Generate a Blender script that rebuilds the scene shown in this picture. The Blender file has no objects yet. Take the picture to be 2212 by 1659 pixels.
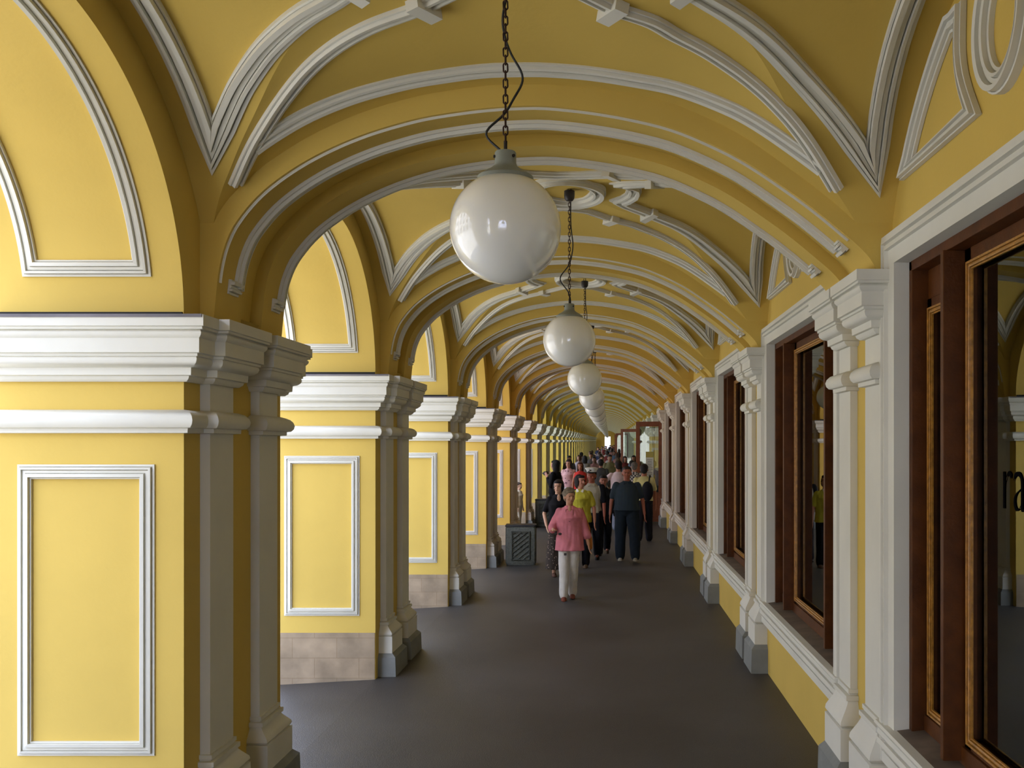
import bpy, math, random
from mathutils import Vector, Matrix, noise
random.seed(7)
PI = math.pi
C = bpy.context.scene.collection

# ------------------------------------------------------------------ layout
BAY = 4.36          # bay length
YC0 = 3.92          # centre of the bay in front of the camera
XL, XR = -2.21, 1.53     # pier face, shop wall
XO = -3.18          # street side of the piers
NB = 38             # bays ahead
KB = -3             # bays behind
YEND = 6.1 + BAY * (NB - 1) + 1.4

def zo(y):          # the gallery climbs very slightly beyond the near bays
    return max(0, y - 30) * .0046
# ------------------------------------------------------------------ materials
def mat(name, col, rough=0.7, metal=0.0, objcol=False, bump=0.0, bscale=40, var=0.0, vscale=3.0, spec=0.3, coat=0.0):
    m = bpy.data.materials.new(name); m.use_nodes = True
    nt = m.node_tree; b = nt.nodes['Principled BSDF']
    b.inputs['Roughness'].default_value = rough
    b.inputs['Metallic'].default_value = metal
    b.inputs['Specular IOR Level'].default_value = spec
    b.inputs['Coat Weight'].default_value = coat
    out = None
    rgb = nt.nodes.new('ShaderNodeRGB'); rgb.outputs[0].default_value = (*col, 1); out = rgb.outputs[0]
    if objcol:
        oi = nt.nodes.new('ShaderNodeObjectInfo')
        mx = nt.nodes.new('ShaderNodeMix'); mx.data_type = 'RGBA'; mx.blend_type = 'MULTIPLY'
        mx.inputs[0].default_value = 1
        nt.links.new(out, mx.inputs[6]); nt.links.new(oi.outputs['Color'], mx.inputs[7]); out = mx.outputs[2]
    tc = nt.nodes.new('ShaderNodeTexCoord')
    if var:
        n = nt.nodes.new('ShaderNodeTexNoise'); n.inputs['Scale'].default_value = vscale; n.inputs['Detail'].default_value = 6
        nt.links.new(tc.outputs['Object'], n.inputs['Vector'])
        cr = nt.nodes.new('ShaderNodeMapRange'); cr.inputs[1].default_value = .3; cr.inputs[2].default_value = .7
        cr.inputs[3].default_value = 1 - var; cr.inputs[4].default_value = 1 + var * .4
        nt.links.new(n.outputs[0], cr.inputs[0])
        mx = nt.nodes.new('ShaderNodeMix'); mx.data_type = 'RGBA'; mx.blend_type = 'MULTIPLY'; mx.inputs[0].default_value = 1
        nt.links.new(out, mx.inputs[6]); nt.links.new(cr.outputs[0], mx.inputs[7]); out = mx.outputs[2]
    nt.links.new(out, b.inputs['Base Color'])
    if bump:
        n = nt.nodes.new('ShaderNodeTexNoise'); n.inputs['Scale'].default_value = bscale; n.inputs['Detail'].default_value = 4
        nt.links.new(tc.outputs['Object'], n.inputs['Vector'])
        bp = nt.nodes.new('ShaderNodeBump'); bp.inputs['Strength'].default_value = bump; bp.inputs['Distance'].default_value = .01
        nt.links.new(n.outputs[0], bp.inputs['Height']); nt.links.new(bp.outputs[0], b.inputs['Normal'])
    return m

YEL = mat('yellow_plaster', (.635, .445, .100), .75, objcol=True, bump=.12, bscale=30, var=.07, vscale=1.3, spec=.2)
WHT = mat('white_moulding', (.68, .66, .56), .7, objcol=True, bump=.04, bscale=40, var=.06, vscale=2.5, spec=.2)
ZINC = mat('zinc_cover', (.16, .145, .15), .6, var=.3, vscale=4)
BLACK = mat('tar', (.02, .018, .014), .8)
GRY = mat('grey_plinth', (.22, .225, .205), .8, bump=.3, bscale=30, var=.15, vscale=5)
WOOD = mat('dark_wood', (.10, .030, .004), .5, var=.35, vscale=9, bump=.15, bscale=60, spec=.22)
GOLD = mat('varnished_bead', (.42, .19, .025), .28, var=.45, vscale=30, bump=.2, bscale=80, spec=.5)
LEDGE = mat('worn_ledge', (.16, .12, .085), .6, var=.4, vscale=6)
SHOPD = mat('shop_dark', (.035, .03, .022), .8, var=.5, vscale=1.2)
OPAL = mat('opal_glass', (.86, .86, .78), .10, spec=.6, coat=.8)
_b = OPAL.node_tree.nodes['Principled BSDF']; _b.inputs['Subsurface Weight'].default_value = .6; _b.inputs['Subsurface Radius'].default_value = (.3, .3, .27); _b.inputs['Subsurface Scale'].default_value = 1
CAPM = mat('lamp_cap', (.26, .28, .235), .5, var=.1)
IRON = mat('black_iron', (.018, .014, .012), .5, spec=.4)
RUST = mat('chain_iron', (.05, .025, .015), .6, metal=.3)
CABLE = mat('black_cable', (.03, .03, .028), .6)
BIN = mat('bin_cast', (.12, .125, .10), .75, bump=.6, bscale=70, var=.35, vscale=30)
BINT = mat('bin_top', (.02, .02, .022), .5)
CLOTH = mat('cloth', (1, 1, 1), .85, objcol=True, bump=.5, bscale=14, var=.12, vscale=12, spec=.15)
SKIN = mat('skin', (1, 1, 1), .55, objcol=True, spec=.35)
HAIR = mat('hair', (1, 1, 1), .6, objcol=True, bump=.8, bscale=90, var=.4, vscale=40)
EYE = mat('eye_dark', (.03, .02, .015), .3)
PAPER = mat('paper', (.72, .74, .66), .8)
INK = mat('ink', (.12, .13, .14), .8)
RED = mat('red_print', (.55, .03, .03), .7)
LETR = mat('black_letter', (.004, .004, .004), 1, spec=0)

def stone_mat():
    m = mat('plinth_stone', (.40, .30, .19), .85, bump=.35, bscale=18, var=.35, vscale=4)
    nt = m.node_tree; b = nt.nodes['Principled BSDF']; src = b.inputs['Base Color'].links[0].from_socket
    br = nt.nodes.new('ShaderNodeTexBrick'); br.inputs['Scale'].default_value = 1
    br.inputs['Mortar Size'].default_value = .004; br.inputs['Brick Width'].default_value = .42; br.inputs['Row Height'].default_value = .19
    br.inputs['Color1'].default_value = (1, 1, 1, 1); br.inputs['Color2'].default_value = (.86, .88, .9, 1); br.inputs['Mortar'].default_value = (.78, .76, .72, 1)
    tc = nt.nodes.new('ShaderNodeTexCoord'); sp = nt.nodes.new('ShaderNodeSeparateXYZ'); cb = nt.nodes.new('ShaderNodeCombineXYZ')
    ad = nt.nodes.new('ShaderNodeMath'); ad.operation = 'ADD'
    nt.links.new(tc.outputs['Object'], sp.inputs[0]); nt.links.new(sp.outputs[0], ad.inputs[0]); nt.links.new(sp.outputs[1], ad.inputs[1])
    nt.links.new(ad.outputs[0], cb.inputs[0]); nt.links.new(sp.outputs[2], cb.inputs[1]); nt.links.new(cb.outputs[0], br.inputs['Vector'])
    mx = nt.nodes.new('ShaderNodeMix'); mx.data_type = 'RGBA'; mx.blend_type = 'MULTIPLY'; mx.inputs[0].default_value = 1
    nt.links.new(src, mx.inputs[6]); nt.links.new(br.outputs[0], mx.inputs[7]); nt.links.new(mx.outputs[2], b.inputs['Base Color'])
    return m
STONE = stone_mat()

def asphalt():
    m = mat('asphalt', (.085, .079, .075), .50, bump=.35, bscale=120, var=.0, spec=.5)
    nt = m.node_tree; b = nt.nodes['Principled BSDF']
    tc = nt.nodes.new('ShaderNodeTexCoord')
    n1 = nt.nodes.new('ShaderNodeTexNoise'); n1.inputs['Scale'].default_value = .7; n1.inputs['Detail'].default_value = 8
    n2 = nt.nodes.new('ShaderNodeTexNoise'); n2.inputs['Scale'].default_value = 90; n2.inputs['Detail'].default_value = 3
    nt.links.new(tc.outputs['Object'], n1.inputs['Vector']); nt.links.new(tc.outputs['Object'], n2.inputs['Vector'])
    cr = nt.nodes.new('ShaderNodeValToRGB')
    cr.color_ramp.elements[0].position = .3; cr.color_ramp.elements[0].color = (.034, .029, .024, 1)
    cr.color_ramp.elements[1].position = .7; cr.color_ramp.elements[1].color = (.060, .054, .047, 1)
    nt.links.new(n1.outputs[0], cr.inputs[0])
    mr = nt.nodes.new('ShaderNodeMapRange'); mr.inputs[1].default_value = .3; mr.inputs[2].default_value = .7; mr.inputs[3].default_value = .75; mr.inputs[4].default_value = 1.25
    nt.links.new(n2.outputs[0], mr.inputs[0])
    mx = nt.nodes.new('ShaderNodeMix'); mx.data_type = 'RGBA'; mx.blend_type = 'MULTIPLY'; mx.inputs[0].default_value = 1
    nt.links.new(cr.outputs[0], mx.inputs[6]); nt.links.new(mr.outputs[0], mx.inputs[7]); nt.links.new(mx.outputs[2], b.inputs['Base Color'])
    return m
ASPH = asphalt()
FAC = mat('facade_paint', (.55, .52, .46), .8, var=.1)
PAVE = mat('street_paving', (.42, .41, .39), .85, var=.15, vscale=.5)

def glass():
    m = bpy.data.materials.new('window_glass'); m.use_nodes = True
    nt = m.node_tree; nt.nodes.remove(nt.nodes['Principled BSDF']); out = nt.nodes['Material Output']
    tr = nt.nodes.new('ShaderNodeBsdfTransparent'); tr.inputs[0].default_value = (.62, .68, .62, 1)
    gl = nt.nodes.new('ShaderNodeBsdfGlossy'); gl.inputs['Roughness'].default_value = 0.01; gl.inputs[0].default_value = (.92, .95, .9, 1)
    fr = nt.nodes.new('ShaderNodeFresnel'); fr.inputs[0].default_value = 2.3
    mx = nt.nodes.new('ShaderNodeMixShader')
    nt.links.new(fr.outputs[0], mx.inputs[0]); nt.links.new(tr.outputs[0], mx.inputs[1]); nt.links.new(gl.outputs[0], mx.inputs[2])
    nt.links.new(mx.outputs[0], out.inputs[0])
    return m
GLASS = glass()

# ------------------------------------------------------------------ mesh helpers
class MB:
    def __init__(s): s.v = []; s.f = []
    def add(s, vs, fs):
        o = len(s.v); s.v += [tuple(v) for v in vs]; s.f += [tuple(i + o for i in f) for f in fs]
    def box(s, x0, x1, y0, y1, z0, z1):
        if x0 > x1: x0, x1 = x1, x0
        if y0 > y1: y0, y1 = y1, y0
        s.add([(x0, y0, z0), (x1, y0, z0), (x1, y1, z0), (x0, y1, z0), (x0, y0, z1), (x1, y0, z1), (x1, y1, z1), (x0, y1, z1)],
              [(0, 3, 2, 1), (4, 5, 6, 7), (0, 1, 5, 4), (1, 2, 6, 5), (2, 3, 7, 6), (3, 0, 4, 7)])
    def grid(s, rows, closed=False):
        n = len(rows[0]); o = len(s.v)
        for r in rows: s.v += [tuple(p) for p in r]
        for i in range(len(rows) - 1):
            for j in range(n if closed else n - 1):
                a = o + i * n + j; b = o + i * n + (j + 1) % n
                s.f.append((a, b, b + n, a + n))
    def loft(s, rings):           # closed rings with end caps
        s.grid(rings, True); n = len(rings[0]); o = len(s.v) - n * len(rings)
        s.f.append(tuple(o + i for i in range(n))[::-1]); e = len(s.v) - n
        s.f.append(tuple(e + i for i in range(n)))
    def build(s, name, m, parent=None, angle=32, smooth=True, bevel=0):
        me = bpy.data.meshes.new(name); me.from_pydata(s.v, [], s.f); me.validate(); me.update()
        if m: me.materials.append(m)
        if smooth and len(me.polygons):
            me.polygons.foreach_set('use_smooth', [True] * len(me.polygons))
            me.set_sharp_from_angle(angle=math.radians(angle))
        o = bpy.data.objects.new(name, me); C.objects.link(o)
        if bevel:
            b = o.modifiers.new('bevel', 'BEVEL'); b.width = bevel; b.segments = 2; b.limit_method = 'ANGLE'
        if parent: o.parent = parent
        return o

def fixnormals(o):
    import bmesh
    bm = bmesh.new(); bm.from_mesh(o.data); bmesh.ops.recalc_face_normals(bm, faces=bm.faces[:]); bm.to_mesh(o.data); bm.free()
    return o

def ring(c, u, v, n=16):
    return [c + u * math.cos(2 * PI * i / n) + v * math.sin(2 * PI * i / n) for i in range(n)]

def tube(mb, pts, rads, n=12, flat=1.0, closed=False):
    pts = [Vector(p) for p in pts]
    if not hasattr(rads, '__len__'): rads = [rads] * len(pts)
    rings = []; prev = None
    for i, p in enumerate(pts):
        a = pts[i - 1] if (i > 0 or closed) else p; b = pts[(i + 1) % len(pts)] if (i < len(pts) - 1 or closed) else p
        t = (b - a).normalized()
        if prev is None:
            ref = Vector((0, 0, 1)) if abs(t.z) < .9 else Vector((0, 1, 0))
            u = t.cross(ref).normalized()
        else:
            u = (prev - t * prev.dot(t)).normalized()
        prev = u; v = t.cross(u)
        rings.append(ring(p, u * rads[i], v * rads[i] * flat, n))
    if closed:
        rings.append(rings[0]); mb.grid(rings, True)
    else: mb.loft(rings)

def lathe(mb, prof, c=(0, 0, 0), n=32):
    c = Vector(c); rows = []
    for r, z in prof: rows.append([c + Vector((r * math.cos(2 * PI * i / n), r * math.sin(2 * PI * i / n), z)) for i in range(n)])
    mb.loft(rows)

def sweep(mb, path, prof, cap=True):
    """profile (p, z) carried along a plan outline; the outside is on the right of the direction of travel"""
    P = [Vector((a, b)) for a, b in path]; n = len(P); cols = []
    for i in range(n):
        d1 = (P[i] - P[i - 1]).normalized() if i > 0 else None
        d2 = (P[i + 1] - P[i]).normalized() if i < n - 1 else None
        n1 = Vector((d1.y, -d1.x)) if d1 else None; n2 = Vector((d2.y, -d2.x)) if d2 else None
        if n1 is None: m = n2
        elif n2 is None: m = n1
        else: m = (n1 + n2) / (1 + n1.dot(n2))
        cols.append([(P[i].x + m.x * p, P[i].y + m.y * p, z) for p, z in prof])
    mb.grid(cols)
    if cap:
        for c in (cols[0], cols[-1]):
            mb.add(c, [tuple(range(len(c)))])

def mprof(w, h):
    q = [(-.5, -.2), (-.5, .55), (-.42, .6), (-.40, .35), (-.37, 1.15), (-.15, 1.05), (-.12, .35), (-.09, .6), (.09, .55), (.12, .2), (.15, .9), (.29, .8), (.32, .1), (.36, .35), (.5, .3), (.5, -.2)]
    return [(a * w, b * h) for a, b in q]

def ribbon(mb, pn, w=.1, h=.035, closed=False, flip=False):
    """moulding laid along points (position, surface normal)"""
    pr = mprof(w, h); n = len(pn); cols = []
    if flip: pr = [(-a, b) for a, b in pr]
    for i in range(n):
        p, N = pn[i]
        prv = pn[i - 1][0] if (i > 0 or closed) else None
        nxt = pn[(i + 1) % n][0] if (i < n - 1 or closed) else None
        ss = []
        if prv is not None: ss.append((p - prv).normalized().cross(N).normalized())
        if nxt is not None: ss.append((nxt - p).normalized().cross(N).normalized())
        if len(ss) == 2:
            m = (ss[0] + ss[1]) / max(.28, 1 + ss[0].dot(ss[1]))
        else: m = ss[0]
        cols.append([p + m * a + N * b for a, b in pr])
    if closed: cols.append(cols[0])
    mb.grid(cols)
    if not closed:
        for c in (cols[0], cols[-1]): mb.add(c, [tuple(range(len(c)))])

def empty(name, loc=(0, 0, 0), rz=0):
    o = bpy.data.objects.new(name, None); C.objects.link(o); o.location = loc; o.rotation_euler = (0, 0, rz)
    o.empty_display_size = .2
    return o
def tag(o, label=None, cat=None, group=None, kind=None):
    if label: o['label'] = label
    if cat: o['category'] = cat
    if group: o['group'] = group
    if kind: o['kind'] = kind
    return o
def kids(o): return KID.get(o.name, [])
def copy_tree(o, parent=None):
    c = o.copy(); C.objects.link(c)
    if parent: c.parent = parent
    for ch in o.children: copy_tree(ch, c)
    return c
def tint(o, col):
    o.color = (*col, 1)
    for ch in o.children: tint(ch, col)

ORD = ['first', 'second', 'third', 'fourth', 'fifth', 'sixth', 'seventh', 'eighth', 'ninth', 'tenth', 'eleventh', 'twelfth', 'thirteenth', 'fourteenth']

# tint of the paint by bay: a few bays were repainted a warmer shade
def bay_tint(k):
    if k in (3,): return (1.0, .93, .85)
    if k in (4, 5): return (1.0, .86, .72)
    if k in (6,): return (.93, .93, .9)
    if k > 6: return (.93, .97, .80)
    return (1, 1, 1)
def trim_tint(k):
    if k in (3,): return (1, .95, .93)
    if k in (4, 5): return (1, .90, .87)
    if k > 6: return (.92, .96, .88)
    return (1, 1, 1)

# ------------------------------------------------------------------ curves of the vault
def spline(pts):
    xs = [p[0] for p in pts]; ys = [p[1] for p in pts]; n = len(xs)
    d = [(ys[i + 1] - ys[i]) / (xs[i + 1] - xs[i]) for i in range(n - 1)]
    m = [d[0]] + [(d[i - 1] * d[i] > 0) * 2 * d[i - 1] * d[i] / (d[i - 1] + d[i] + 1e-12) for i in range(1, n - 1)] + [d[-1]]
    def f(x):
        if x <= xs[0]: return ys[0] + (x - xs[0]) * m[0] * 0
        if x >= xs[-1]: return ys[-1] + (x - xs[-1]) * m[-1]
        i = max(j for j in range(n - 1) if xs[j] <= x)
        h = xs[i + 1] - xs[i]; t = (x - xs[i]) / h
        return (2*t**3-3*t*t+1)*ys[i] + (t**3-2*t*t+t)*h*m[i] + (-2*t**3+3*t*t)*ys[i+1] + (t**3-t*t)*h*m[i+1]
    return f
A_PTS = [(-2.14, 2.84), (-2.125, 3.0), (-2.11, 3.14), (-2.08, 3.27), (-2.02, 3.40), (-1.84, 3.60), (-1.54, 3.79), (-1.24, 3.91), (-.94, 3.985),
         (-.56, 4.03), (-.40, 4.035), (-.2, 4.02), (.25, 3.94), (.63, 3.79), (1.007, 3.55), (1.26, 3.35), (1.40, 3.22), (1.46, 3.12)]
Aprof = spline(A_PTS)
TP = spline([(-2.215, 2.84), (-2.20, 3.1), (-2.17, 3.3), (-2.10, 3.47), (-1.98, 3.61), (-1.84, 3.73), (-1.54, 3.91), (-1.24, 4.03), (-.94, 4.105),
             (-.56, 4.148), (-.40, 4.15), (-.2, 4.14), (.25, 4.07), (.63, 3.92), (1.007, 3.67), (1.26, 3.47), (1.42, 3.31), (1.54, 3.15)])
HB = 1.61
def dome(x):
    t = min(1, max(0, (x - .05) / .95)) if x > 0 else min(1, max(0, (-x - .9) / .8))
    return .12 + (.18 if x > 0 else .10) * t * t * (3 - 2 * t)
def Tz(x, d): return TP(x) + dome(x) * (1 - (d / HB) ** 2)
def Sz(d): return 2.84 + 1.43 * math.sqrt(max(0, 1 - (d / 1.75) ** 2))
XA = -.40
def groin(d, side):
    s = Sz(d)
    if Tz(XA, d) <= s: return XA
    lo, hi = (XL, XA) if side < 0 else (XR, XA)       # lo: T below S
    for _ in range(40):
        m = (lo + hi) / 2
        if Tz(m, d) < s: lo = m
        else: hi = m
    return (lo + hi) / 2
GD = [HB * i / 60 for i in range(61)]
GL = [groin(d, -1) for d in GD]; GR = [groin(d, 1) for d in GD]
def lerp(a, b, t): return a + (b - a) * t
def gx(d, side):
    t = min(abs(d) / HB * 60, 59.999); i = int(t)
    g = GL if side < 0 else GR
    return lerp(g[i], g[i + 1], t - i)
def gd(x, side):      # d of the groin at x
    best = min(range(61), key=lambda i: abs((GL if side < 0 else GR)[i] - x)); g = GL if side < 0 else GR
    return GD[best] if best in (0, 60) else GD[best] + (0 if abs(g[best+1]-g[best-1]) < 1e-6 else (x - g[best]) / (g[best + 1] - g[best - 1]) * 2 * HB / 60)
BLF = spline([(-2.0, 1.56), (-1.81, 1.38), (-1.61, 1.21), (-1.41, 1.05), (-1.12, .87), (-.85, .76), (-.6, .6)])
BRF = spline([(.0, .765), (.02, .77), (.18, .83), (.305, .935), (.475, 1.03), (.655, 1.13), (.82, 1.21), (.96, 1.29), (1.20, 1.50)])
CLF = spline([(.40, -.97), (.45, -1.03), (.6, -1.215), (.7, -1.37), (.8, -1.50), (.9, -1.615), (1.0, -1.715), (1.1, -1.81), (1.2, -1.895), (1.39, -2.055)])
CRF = spline([(.40, .18), (.45, .24), (.6, .425), (.7, .56), (.8, .68), (.9, .785), (1.0, .885), (1.1, .99), (1.2, 1.10), (1.475, 1.40)])
def nT(x, d):
    e = .004
    dx = (Tz(x + e, d) - Tz(x - e, d)) / (2 * e); dy = (Tz(x, d + e) - Tz(x, d - e)) / (2 * e)
    return Vector((dx, dy, -1)).normalized()
def nS(x, d):
    e = .004
    return Vector((0, (Sz(d + e) - Sz(d - e)) / (2 * e), -1)).normalized()
def onT(x, d): return (Vector((x, d, Tz(x, d))), nT(x, d))
def onS(x, d): return (Vector((x, d, Sz(d))), nS(x, d))

def arc_samples():
    out = [(XL, 2.862)]
    n = 90
    for i in range(n + 1):
        t = i / n
        x = lerp(-2.14, 1.46, .5 - .5 * math.cos(PI * t))
        out.append((x, max(2.862, Aprof(x))))
    out.append((1.54, 3.12))
    return out
ARC = arc_samples()

# ------------------------------------------------------------------ one bay of ceiling (centre of the bay at y = 0, transverse arch beyond it)
def make_ceiling():
    mb = MB(); rows = []; nl, nt_ = 10, 60
    nd = 48
    for i in range(-nd, nd + 1):
        d = HB * i / nd; a = gx(d, -1); b = gx(d, 1)
        r = [Vector((lerp(XL + .0005, a, j / nl), d, Sz(d))) for j in range(nl + 1)]
        for j in range(1, nt_):
            t = .5 - .5 * math.cos(PI * j / nt_); x = lerp(a, b, t); r.append(Vector((x, d, Tz(x, d))))
        r += [Vector((lerp(b, XR + .02, j / nl), d, Sz(d))) for j in range(nl + 1)]
        rows.append(r)
    mb.grid(rows)
    root = mb.build('ceiling', YEL, angle=14)
    tag(root, kind='structure')
    # transverse arch: two ribs with a recess between them
    y0 = BAY / 2
    mb = MB()
    segs = [(-.57, 0), (-.17, 0), (-.165, .07), (.165, .07), (.17, 0), (.57, 0)]
    rows = []
    for dy, off in segs:
        r = []
        for k, (x, z) in enumerate(ARC):
            k0 = max(0, k - 1); k1 = min(len(ARC) - 1, k + 1)
            t = Vector((ARC[k1][0] - ARC[k0][0], 0, ARC[k1][1] - ARC[k0][1])).normalized()
            nrm = Vector((-t.z, 0, t.x)); r.append(Vector((x, y0 + dy, z)) + nrm * off)
        rows.append(r)
    mb.grid(rows)
    for dy in (-.57, .57):
        mb.grid([[(x, y0 + dy, z) for x, z in ARC], [(x, y0 + dy, 4.40) for x, z in ARC]])
    mb.build('transverse_arch', YEL, root, angle=28)
    def arcpn(y, xa, xb, n=90):
        out = []
        for i in range(n + 1):
            x = lerp(xa, xb, .5 - .5 * math.cos(PI * i / n)); z = Aprof(x); e = .004
            s = (Aprof(x + e) - Aprof(x - e)) / (2 * e)
            out.append((Vector((x, y, z)), Vector((s, 0, -1)).normalized()))
        return out
    for (ya, yb) in ((-.535, -.27), (.20, .47)):
        mb = MB()
        far = arcpn(y0 + yb, -2.117, 1.30); near = arcpn(y0 + ya, -2.117, 1.30)
        loop = far + near[::-1]
        # narrow near strip, wide far strip, end bars
        if ya < -.3: ribbon(mb, near, .022, .012)
        ribbon(mb, far, .12, .035)
        for e in (0, -1):
            m0 = near[e][0].lerp(far[e][0], .45); ribbon(mb, [(m0, far[e][1]), far[e]], .08, .034)
        mb.build('arch_moulding', WHT, root, angle=40)
    # vault web panels
    for sg in (1, -1):
        mb = MB(); DA = 1.425
        Bl = [(x, BLF(x)) for x in [lerp(-2.0, -.85, i / 40) for i in range(41)]]
        Br = [(x, BRF(x)) for x in [lerp(1.20, .02, i / 40) for i in range(41)]]
        tail_l = [(-.60, .60), (-.40, .545)]; tail_r = [(-.20, .60), (-.40, .545)]
        path = Bl + tail_l + tail_r[:1] + Br[::-1]
        ribbon(mb, [onT(x, sg * d) for x, d in path], .105, .036, flip=sg < 0)
        xa = next((x for x, d in Bl if d < DA + .02), -1.8); xb = next((x for x, d in Br if d < DA + .02), 1.1)
        n = 70
        ribbon(mb, [onT(lerp(xa - .01, xb + .01, i / n), sg * DA) for i in range(n + 1)], .095, .034, flip=sg > 0)
        mb.build('web_moulding', WHT, root, angle=40)
        for (bx, s) in ((-.85, -1), (.02, 1)):
            mb = MB(); p, N = onT(bx, sg * (BLF if s < 0 else BRF)(bx)); t = Vector((1, -s * .6 * sg * -1, 0)).normalized()
            t = (t - N * t.dot(N)).normalized(); u = t.cross(N).normalized()
            r0 = [p + t * a * .035 + u * b * .085 for a, b in ((-1, -1), (1, -1), (1, 1), (-1, 1))]
            mb.loft([[q - N * .02 for q in r0], [q + N * .052 for q in r0]]); mb.build('moulding_block', WHT, root, angle=20)
    for s in (-1, 1):
        mb = MB(); DV = 1.39 if s < 0 else 1.475
        xw = lambda d: -2.055 if s < 0 else 1.335 + .065 * (abs(d) / 1.475) ** 4
        arm = []
        for i in range(23):
            d = lerp(DV, .45, 0 if i == 0 else (i + 2) / 24)
            x = CLF(d) if s < 0 else CRF(d)
            arm.append((xw(DV) if i == 0 else x, d))
        xe = arm[-1][0]
        hook = [(xe - s * .10, .36), (xe - s * .16, .28), (xe - s * .10, .22), (xe - s * .05, .12), (xe - s * .04, 0)]
        half = arm + hook
        full = half + [(x, -d) for x, d in half[:-1][::-1]]
        wall = [(xw(t), t) for t in [lerp(-DV, DV, i / 24) for i in range(25)]]
        loop = full + wall[1:-1]
        
        ribbon(mb, [onS(x, d) for x, d in loop], .125, .045, closed=True, flip=s > 0)
        mb.build('web_moulding', WHT, root, angle=40)
        for sg in (-1, 1):
            i = 20; mb = MB(); p, N = onS(arm[i][0], sg * arm[i][1])
            q2 = onS(arm[i + 1][0], sg * arm[i + 1][1])[0]; t = (q2 - p).normalized(); u = t.cross(N).normalized()
            r0 = [p + t * a * .03 + u * b * .085 for a, b in ((-1, -1), (1, -1), (1, 1), (-1, 1))]
            mb.loft([[q - N * .02 for q in r0], [q + N * .06 for q in r0]]); mb.build('moulding_block', WHT, root, angle=20)
    mb = MB(); zc = 4.262
    ribbon(mb, [(Vector((-.35 + .26 * math.cos(t), .36 * math.sin(t), zc)), Vector((0, 0, -1))) for t in [2 * PI * i / 48 for i in range(48)]], .13, .055, closed=True)
    mb.build('medallion', WHT, root, angle=40)
    return root

# ------------------------------------------------------------------ street-side wall of one bay
def make_left_wall():
    def low(d): return 2.862 + 1.218 * math.sqrt(max(0, 1 - (d / 1.4) ** 2)) if abs(d) < 1.4 else 2.862
    ds = [-BAY / 2] + [1.4 * math.sin(PI / 2 * i / 40) for i in range(-40, 41)] + [BAY / 2]
    mb = MB()
    mb.grid([[(XL, d, low(d)) for d in ds], [(XL, d, 5.4) for d in ds]])
    mb.grid([[(XO, d, low(d)) for d in ds], [(XO, d, 6.6) for d in ds]])
    mb.grid([[(XL, d, low(d)) for d in ds], [(XO, d, low(d)) for d in ds]])
    root = mb.build('wall_left', YEL, angle=30); tag(root, kind='structure')
    mb = MB()
    def sof(x, th):
        d = 1.4 * math.cos(th); z = 2.862 + 1.218 * math.sin(th)
        N = Vector((0, -math.cos(th) / 1.4, -math.sin(th) / 1.218)).normalized()
        return (Vector((x, d, z)), N)
    t0 = math.asin((3.115 - 2.862) / 1.218); ths = [lerp(t0, PI - t0, i / 60) for i in range(61)]
    loop = [sof(-2.41, t) for t in ths] + [sof(-2.99, t) for t in ths[::-1]]
    # frame: 4 mitred sides
    ribbon(mb, loop, .085, .03, closed=True)
    mb.build('soffit_moulding', WHT, root, angle=40)
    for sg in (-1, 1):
        t = MB(); ya, yb = sorted((sg * 1.388, sg * 1.401)); t.box(XO + .02, XL - .005, ya, yb, 2.863, 2.892); t.build('tar_joint', BLACK, root)['label'] = 'black joint above the ledge'  # thin black strip at the foot of the arch soffit
    # small string course above the openings on the street front
    mb = MB(); mb.box(XO - .12, XO, -BAY / 2, BAY / 2, 4.5, 4.72); mb.build('string_course', WHT, root)
    return root

# ------------------------------------------------------------------ profiles
CORN = [(0, 2.86), (.167, 2.86), (.167, 2.803), (.158, 2.80), (.158, 2.788), (.140, 2.785), (.148, 2.775), (.147, 2.762), (.138, 2.75), (.132, 2.745),
        (.132, 2.672), (.118, 2.668), (.118, 2.655), (.108, 2.652), (.112, 2.64), (.106, 2.622), (.088, 2.607), (.064, 2.600), (.062, 2.562), (.046, 2.558),
        (.042, 2.545), (.030, 2.535), (.024, 2.53), (0, 2.53)]
TOR = [(0, 2.385), (.02, 2.383), (.05, 2.372), (.068, 2.352), (.075, 2.330), (.070, 2.308), (.056, 2.292), (.034, 2.288), (.033, 2.265), (0, 2.262)]
BASEL = [(0, .53), (.014, .53), (.014, .508), (.006, .504), (.006, .498), (.030, .495), (.030, .470), (.018, .466), (.022, .455), (.034, .440), (.052, .420), (.068, .402), (.072, .385),
         (.064, .372), (.058, .370), (.074, .366), (.074, .205), (0, .205)]
PLL = [(.0, .206), (.076, .206), (.112, .172), (.118, -.02), (0, -.02)]
BASER = [(0, .70), (.014, .70), (.014, .675), (.006, .671), (.006, .664), (.030, .66), (.030, .632), (.018, .628), (.022, .61), (.036, .58), (.056, .545), (.072, .515), (.076, .49),
         (.066, .475), (.060, .472), (.077, .466), (.077, .272), (0, .272)]
PLR = [(0, .273), (.078, .273), (.112, .232), (.118, -.02), (0, -.02)]
def up(pr, dz): return [(p, z + dz) for p, z in pr]

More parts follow.
